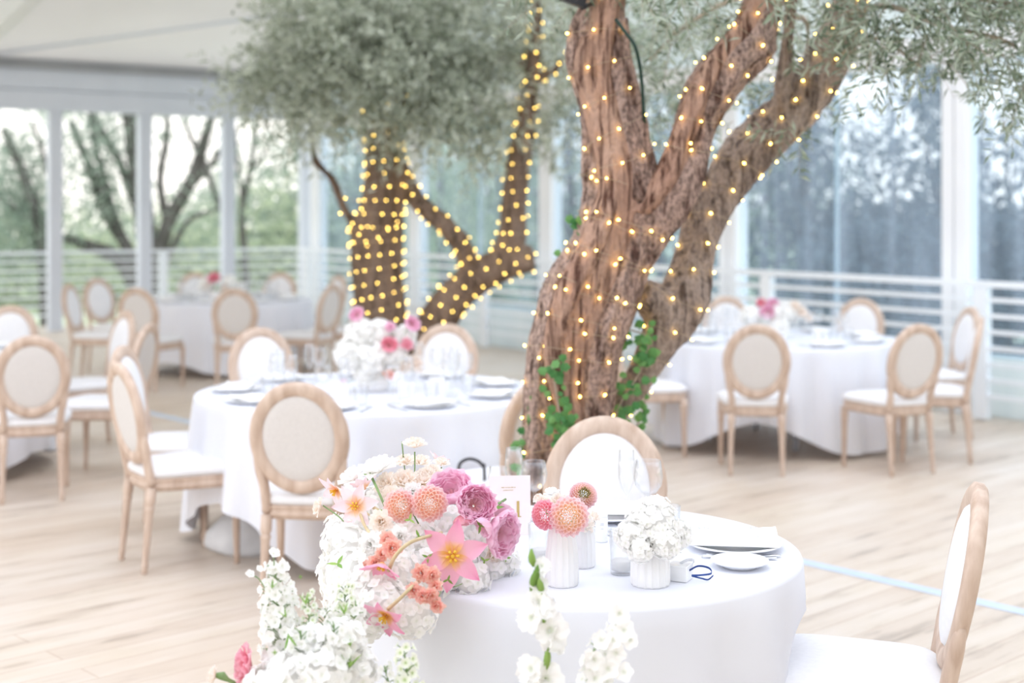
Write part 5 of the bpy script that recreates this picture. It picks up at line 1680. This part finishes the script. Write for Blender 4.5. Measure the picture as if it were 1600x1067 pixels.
# table number card
cd = empty('table_card', (at(797, 835, 4.16).x, 4.16, TOPZ), .10)
mb = MB(); tl = Matrix.Rotation(-.10, 3, 'X'); mb.add(*box_geo(tl @ Vector((0, 0, .086)), (.122, .0015, .172), tl)); mb.build('front_panel', M['card'], cd, smooth=False)
tl2 = Matrix.Rotation(.22, 3, 'X'); mb = MB(); mb.add(*box_geo(Vector((0, .042, 0)) + tl2 @ Vector((0, .012, .083)), (.122, .0015, .166), tl2)); mb.build('rear_panel', M['card'], cd, smooth=False)
fc = bpy.data.curves.new('number', 'FONT'); fc.body = '1'; fc.size = .075; fc.align_x = 'CENTER'; fc.extrude = .0003
fo_ = bpy.data.objects.new('number', fc); COL.objects.link(fo_)
me = bpy.data.meshes.new_from_object(fo_.evaluated_get(bpy.context.evaluated_depsgraph_get()))
bpy.data.objects.remove(fo_)
xs = [v.co.x for v in me.vertices]; ys = [v.co.y for v in me.vertices]
cx0, cy0 = (min(xs) + max(xs)) / 2, min(ys); sc_ = .046 / (max(ys) - cy0)
for v in me.vertices:
    p = tl @ Vector(((v.co.x - cx0) * sc_ * 1.15 + .024, -.0016 - .0003 + v.co.z, (v.co.y - cy0) * sc_ + .052))
    v.co = p
me.materials.clear(); me.materials.append(M['gold'])
no = bpy.data.objects.new('number', me); COL.objects.link(no); no.parent = cd; no['label'] = 'gold figure 1'
mb = MB()                                                # foot serif of the figure and the faint line of print
mb.add(*box_geo(tl @ Vector((.023, -.0016, .053)), (.020, .0006, .002), tl))
mb.build('number_serif', M['gold'], cd, smooth=False)
mb = MB()
for x, w in ((-.014, .008), (-.004, .005), (.004, .007), (.013, .006), (.021, .005)):
    mb.add(*box_geo(tl @ Vector((x - .006, -.0016, .138)), (w, .0006, .0014), tl))
mb.add(*box_geo(tl @ Vector((-.004, -.0016, .130)), (.030, .0006, .0008), tl))
mb.build('small_print', M['gold'], cd, smooth=False, label='thin unreadable line of gold print')
tag(cd, 'pale pink card with a gold number one standing behind the big arrangement', 'table card')

def glass(kind, px, Y, parts, label, nm='wine_glass'):
    t = empty(nm, (at(px, 800, Y).x, Y, TOPZ))
    lathe_mesh('bowl', parts[0], M['glass'], 32, t); lathe_mesh('stem', parts[1], M['glass'], 24, t)
    return tag(t, label, 'glass')
glass('w', 835, 4.36, wine_parts(.182, .040), 'wide wine glass right of the pink card, in front of the lit trunk')
glass('f', 803, 4.42, flute_parts(.212, .029), 'tall straight glass rising behind the pink card', 'champagne_flute')
glass('w', 778, 4.34, wine_parts(.168, .030), 'small wine glass behind the top left corner of the pink card')
glass('f', 979, 4.30, flute_parts(.226, .026), 'slender champagne flute behind the white hydrangea vase', 'champagne_flute')
glass('w', 1013, 4.24, wine_parts(.205, .044), 'large wine glass behind the white hydrangea vase')
def single(name, loc, prof, mat, label, cat, n=32):
    o = lathe_mesh(name, prof, M[mat], n, None, None, loc)
    return tag(o, label, cat)
single('tumbler', (at(1045, 800, 4.12).x, 4.12, TOPZ), tumbler_prof(.034, .095), 'glass', 'clear tumbler half hidden at the right behind the white hydrangea', 'glass')
def votive(px, py, Y, label, h=.115, r=.034):
    t = empty('candle_glass', (at(px, py, Y).x, Y, TOPZ))
    lathe_mesh('glass', tumbler_prof(r, h), M['glass'], 28, t)
    lathe_mesh('candle', [(.0005, .0112), (r * .8, .0112), (r * .8, h * .30), (r * .72, h * .32), (.0005, h * .31)], M['wax'], 24, t)
    return tag(t, label, 'candle')
votive(972, 900, 3.72, 'clear glass with white candle between the two ribbed vases')
votive(842, 875, 3.86, 'clear candle glass left of the tall dahlia vase', .10, .030)
# small white bottle
bt = empty('small_bottle', (at(940, 832, 4.08).x, 4.08, TOPZ))
lathe_mesh('body', [(.0005, 0), (.016, 0), (.018, .003), (.018, .068), (.0175, .072), (.0005, .072)], M['china'], 24, bt)
lathe_mesh('cap', [(.0175, .0725), (.0175, .098), (.014, .104), (.0005, .106)], M['vase'], 24, bt)
mb = MB()
for k, (w, z) in enumerate(((.009, .055), (.011, .051), (.007, .040))):
    mb.add(*box_geo((0, -.0181, z), (w, .0006, .0012)))
mb.build('label_print', M['ink'], bt, smooth=False)
tag(bt, 'small white capped bottle beside the pink dahlia in front of the chair', 'bottle')
# favour box
fb = empty('favour_box', (at(1062, 900, 3.66).x, 3.66, TOPZ), -.45)
mb = MB(); mb.add(*box_geo((0, 0, .0205), (.055, .055, .040))); b = mb.build('box', M['china'], fb, smooth=False)
bv = b.modifiers.new('bevel', 'BEVEL'); bv.width = .0015; bv.segments = 2
rb = MB()
def ribbon(mb, pts, w):
    P = [Vector(p) for p in catmull(pts, 6)]
    n = len(P)
    V = []
    for p in P:
        V += [tuple(p + Vector((0, 0, -w / 2))), tuple(p + Vector((0, 0, w / 2))), tuple(p + Vector((.0008, .0008, w / 2))), tuple(p + Vector((.0008, .0008, -w / 2)))]
    Q = []
    for i in range(n - 1):
        for j in range(4):
            k = (j + 1) % 4
            Q.append((i * 4 + j, i * 4 + k, (i + 1) * 4 + k, (i + 1) * 4 + j))
    mb.add(V, Q)
ribbon(rb, [(.028, -.006, .028), (.045, .015, .036), (.068, .03, .030), (.078, .02, .020), (.060, .0, .018), (.036, -.012, .017)], .005)
ribbon(rb, [(.036, -.012, .016), (.058, .004, .008), (.072, .012, .005), (.082, .022, .014)], .004)
rb.build('ribbon', M['navy'], fb, label='navy blue ribbon')
gz = MB(); ribbon(gz, [(0, -.002, .041), (.02, .0, .052), (.034, .012, .05), (.028, .02, .042)], .008); gz.build('gauze_bow', M['gauze'], fb)
tag(fb, 'small white gift box tied with a navy ribbon in front of the plates', 'box')

pl = lathe_mesh('dinner_plate', plate_prof(.135), M['china'], 48, None, None, (.626, 4.0, TOPZ)); tag(pl, 'white dinner plate at the right edge of the front table under a napkin', 'plate')
np_ = make_napkin(.25, .17, .024, True, 4)(); np_.location = (.625, 4.01, TOPZ + .0207); np_.rotation_euler = (0, 0, -.12)
mb = MB()
for cx, cy in ((-.085, .03), (.075, -.055), (.06, .05)):
    for k in range(5):
        a = k * 1.3
        mb.add(*box_geo((cx + .014 * math.cos(a), cy + .008 * math.sin(a), .0245), (.007, .002, .0008), Matrix.Rotation(a, 3, 'Z')))
mb.build('printed_sprigs', M['ink'], np_, smooth=False, label='small grey printed sprigs')
tag(np_, 'folded white napkin with faint grey sprigs on the right plate of the front table', 'napkin')
bp_ = lathe_mesh('side_plate', plate_prof(.078), M['china'], 40, None, None, (.607, 3.79, TOPZ)); tag(bp_, 'small white side plate nearest us at the right of the front table', 'plate')
def copy_single(kind, maker, loc, rz, label, cat):
    return place(kind, maker, loc, rz, label, cat)
copy_single('fork', make_fork, (.72, 3.865, TOPZ), 1.45, 'steel fork lying between dinner plate and side plate, nearer the side plate', 'fork')
copy_single('fork', make_fork, (.735, 3.892, TOPZ), 1.52, 'steel fork lying closest under the rim of the right dinner plate', 'fork')
copy_single('spoon', make_spoon, (.46, 4.02, TOPZ), 1.1, 'steel spoon whose bowl peeks out under the white hydrangea', 'spoon')
pl = lathe_mesh('dinner_plate', plate_prof(.135), M['china'], 48, None, None, (.30, 4.40, TOPZ)); tag(pl, 'white dinner plate at the far side of the front table before the white-backed chair', 'plate')
np2 = make_napkin(.20, .14, .02, True, 6)(); np2.location = (.31, 4.41, TOPZ + .0207); tag(np2, 'folded white napkin on the far plate of the front table', 'napkin')
copy_single('knife', make_knife, (.36, 4.16, TOPZ), .9, 'steel knife right of the small white bottle', 'knife')
copy_single('fork', make_fork, (.30, 4.14, TOPZ), .75, 'steel fork just right of the small white bottle', 'fork')
copy_single('spoon', make_spoon, (.20, 4.16, TOPZ), .25, 'steel spoon left of the small white bottle behind the dahlias', 'spoon')

# ---- centrepieces of the round tables behind
def centrepiece(t, spec, label, zb=TOPZ):
    c = empty('flower_arrangement', (t.x, t.y, zb))
    lathe_mesh('bowl', [(.0005, 0), (.07, 0), (.09, .04), (.08, .09), (.07, .09), (.08, .04), (.0005, .02)], M['vase'], 24, c)
    for kind, x, y, z, D, mt, nm in spec:
        o = Vector((x, y, z)); d = (x * 2 + random.uniform(-.2, .2), -.7, .5)
        if kind == 'h': part(f_hydrangea, nm, M[mt], c, o, D / 2, 110, D=.034)
        elif kind == 'r': part(f_rose, nm, M[mt], c, o, d, D, rings=5)
        else: part(f_ruffle, nm, M[mt], c, o, d, D, n=30)
        s = MB(); stem_geo(s, [Vector((0, 0, .05)), Vector((x * .4, y * .4, .05 + z * .4)), o], .003); s.build('stem', M['stem'], c)
    return tag(c, label, 'flowers')
centrepiece(T2 + Vector((.02, .0, 0)), [('h', -.07, 0, .30, .17, 'p_white', 'hydrangea'), ('h', .03, .02, .30, .15, 'p_white', 'hydrangea'), ('h', -.12, -.03, .20, .17, 'p_white', 'hydrangea'), ('h', .0, -.06, .18, .18, 'p_white', 'hydrangea'), ('h', .10, -.02, .19, .16, 'p_white', 'hydrangea'), ('h', -.02, -.05, .10, .15, 'p_white', 'hydrangea'),
                 ('h', .16, .03, .28, .12, 'p_white', 'hydrangea'), ('r', .09, -.09, .245, .085, 'p_hot', 'rose'), ('r', -.08, -.03, .40, .08, 'p_pink', 'rose'), ('r', .20, -.03, .35, .085, 'p_pink', 'rose'), ('f', .18, -.06, .25, .07, 'p_hot', 'carnation'), ('f', .09, -.03, .34, .06, 'p_pink', 'carnation'),
                 ('f', .16, -.06, .13, .08, 'p_cream', 'ruffled_bloom'), ('f', .22, -.03, .15, .09, 'p_cream', 'ruffled_bloom'), ('f', .09, -.12, .10, .06, 'p_coral', 'carnation'), ('f', -.15, -.10, .05, .05, 'p_pink', 'carnation')],
            'white hydrangea centrepiece with a few pink roses on the middle table')
centrepiece(T3 + Vector((.02, 0, 0)), [('h', -.20, 0, .17, .15, 'p_white', 'hydrangea'), ('h', .02, -.03, .18, .18, 'p_white', 'hydrangea'), ('h', .10, .0, .20, .15, 'p_white', 'hydrangea'), ('r', -.08, -.05, .19, .11, 'p_pink', 'rose'), ('r', -.12, 0, .26, .07, 'p_hot', 'rose'), ('r', -.04, -.02, .25, .09, 'p_pink', 'rose'),
                 ('f', .17, -.04, .20, .10, 'p_cream', 'ruffled_bloom'), ('f', .22, 0, .16, .09, 'p_cream', 'ruffled_bloom'), ('f', .12, -.06, .25, .08, 'p_cream', 'ruffled_bloom'), ('h', .0, -.08, .09, .14, 'p_white', 'hydrangea')],
            'low centrepiece of pink and cream flowers on the right table')
centrepiece(T4 + Vector((-.10, 0, 0)), [('h', -.12, 0, .15, .17, 'p_white', 'hydrangea'), ('h', .14, 0, .18, .17, 'p_white', 'hydrangea'), ('r', -.02, -.05, .22, .13, 'p_hot', 'rose'), ('f', .10, -.06, .12, .1, 'p_cream', 'ruffled_bloom'), ('f', .26, 0, .14, .1, 'p_white', 'ruffled_bloom'), ('f', -.10, -.08, .14, .1, 'p_cream', 'ruffled_bloom')],
            'small pale centrepiece with one deep pink rose on the far left table')
def cube_votive(t, dx, dy, label):
    c = empty('candle_holder', (t.x + dx, t.y + dy, TOPZ), .2)
    mb = MB()
    P = []
    for k, (hw, z) in enumerate(((.036, 0), (.038, .003), (.038, .078), (.034, .08), (.032, .076), (.032, .03))):
        P.append([(sx * hw, sy * hw, z) for sx, sy in ((-1, -1), (1, -1), (1, 1), (-1, 1))])
    mb.add(*stack_geo(P)); mb.build('holder', M['china'], c, smooth=False)
    lathe_mesh('candle', [(.0005, .031), (.026, .031), (.026, .062), (.0005, .064)], M['wax'], 20, c)
    tag(c, label, 'candle')
cube_votive(T2, -.12, -.30, 'white square candle holder left of the white hydrangea centrepiece')
cube_votive(T2, .21, -.28, 'white square candle holder right of the white hydrangea centrepiece')
cube_votive(T2, .36, -.10, 'white square candle holder nearest the front trunk on the middle table')
cube_votive(T3, -.02, -.30, 'white square candle holder before the pink and cream centrepiece')
cube_votive(T3, .28, -.24, 'white square candle holder right of the pink and cream centrepiece')

# ---- loose things under the middle table
sk = at(383, 868, 0.1)
sp_ = on_floor(385, 868)
mb = MB()
V, Q = lathe_geo([(.0005, .001), (.16, .001), (.20, .03), (.19, .09), (.13, .17), (.06, .23), (.05, .27), (.075, .31), (.0005, .30)], 40)
for v in V:
    n_ = noise.noise(Vector((v[0] * 9, v[1] * 9, v[2] * 9))) * .03
    if v[2] > .01:
        v[0] *= 1.15 + n_ * 4; v[1] *= .8 + n_ * 3
mb.add(V, Q)
sk = mb.build('sack', M['sack']); sk.location = (sp_.x, sp_.y + .12, 0)
tag(sk, 'pale tied sack on the floor under the left edge of the middle table cloth', 'sack')
mb = MB()
P = [at(*p) for p in ((716, 740, 6.35), (719, 724, 6.35), (732, 717, 6.35), (746, 720, 6.35), (754, 728, 6.35), (757, 745, 6.35))] + [on_floor(758, 930)]
P = [Vector(p) for p in catmull([tuple(p) for p in P], 4)]
mb.add(*tube_geo(P, .007, 8))
o = mb.build('cable', M['black']); tag(o, 'black cable looping up beside the chair left of the front trunk', 'cable')
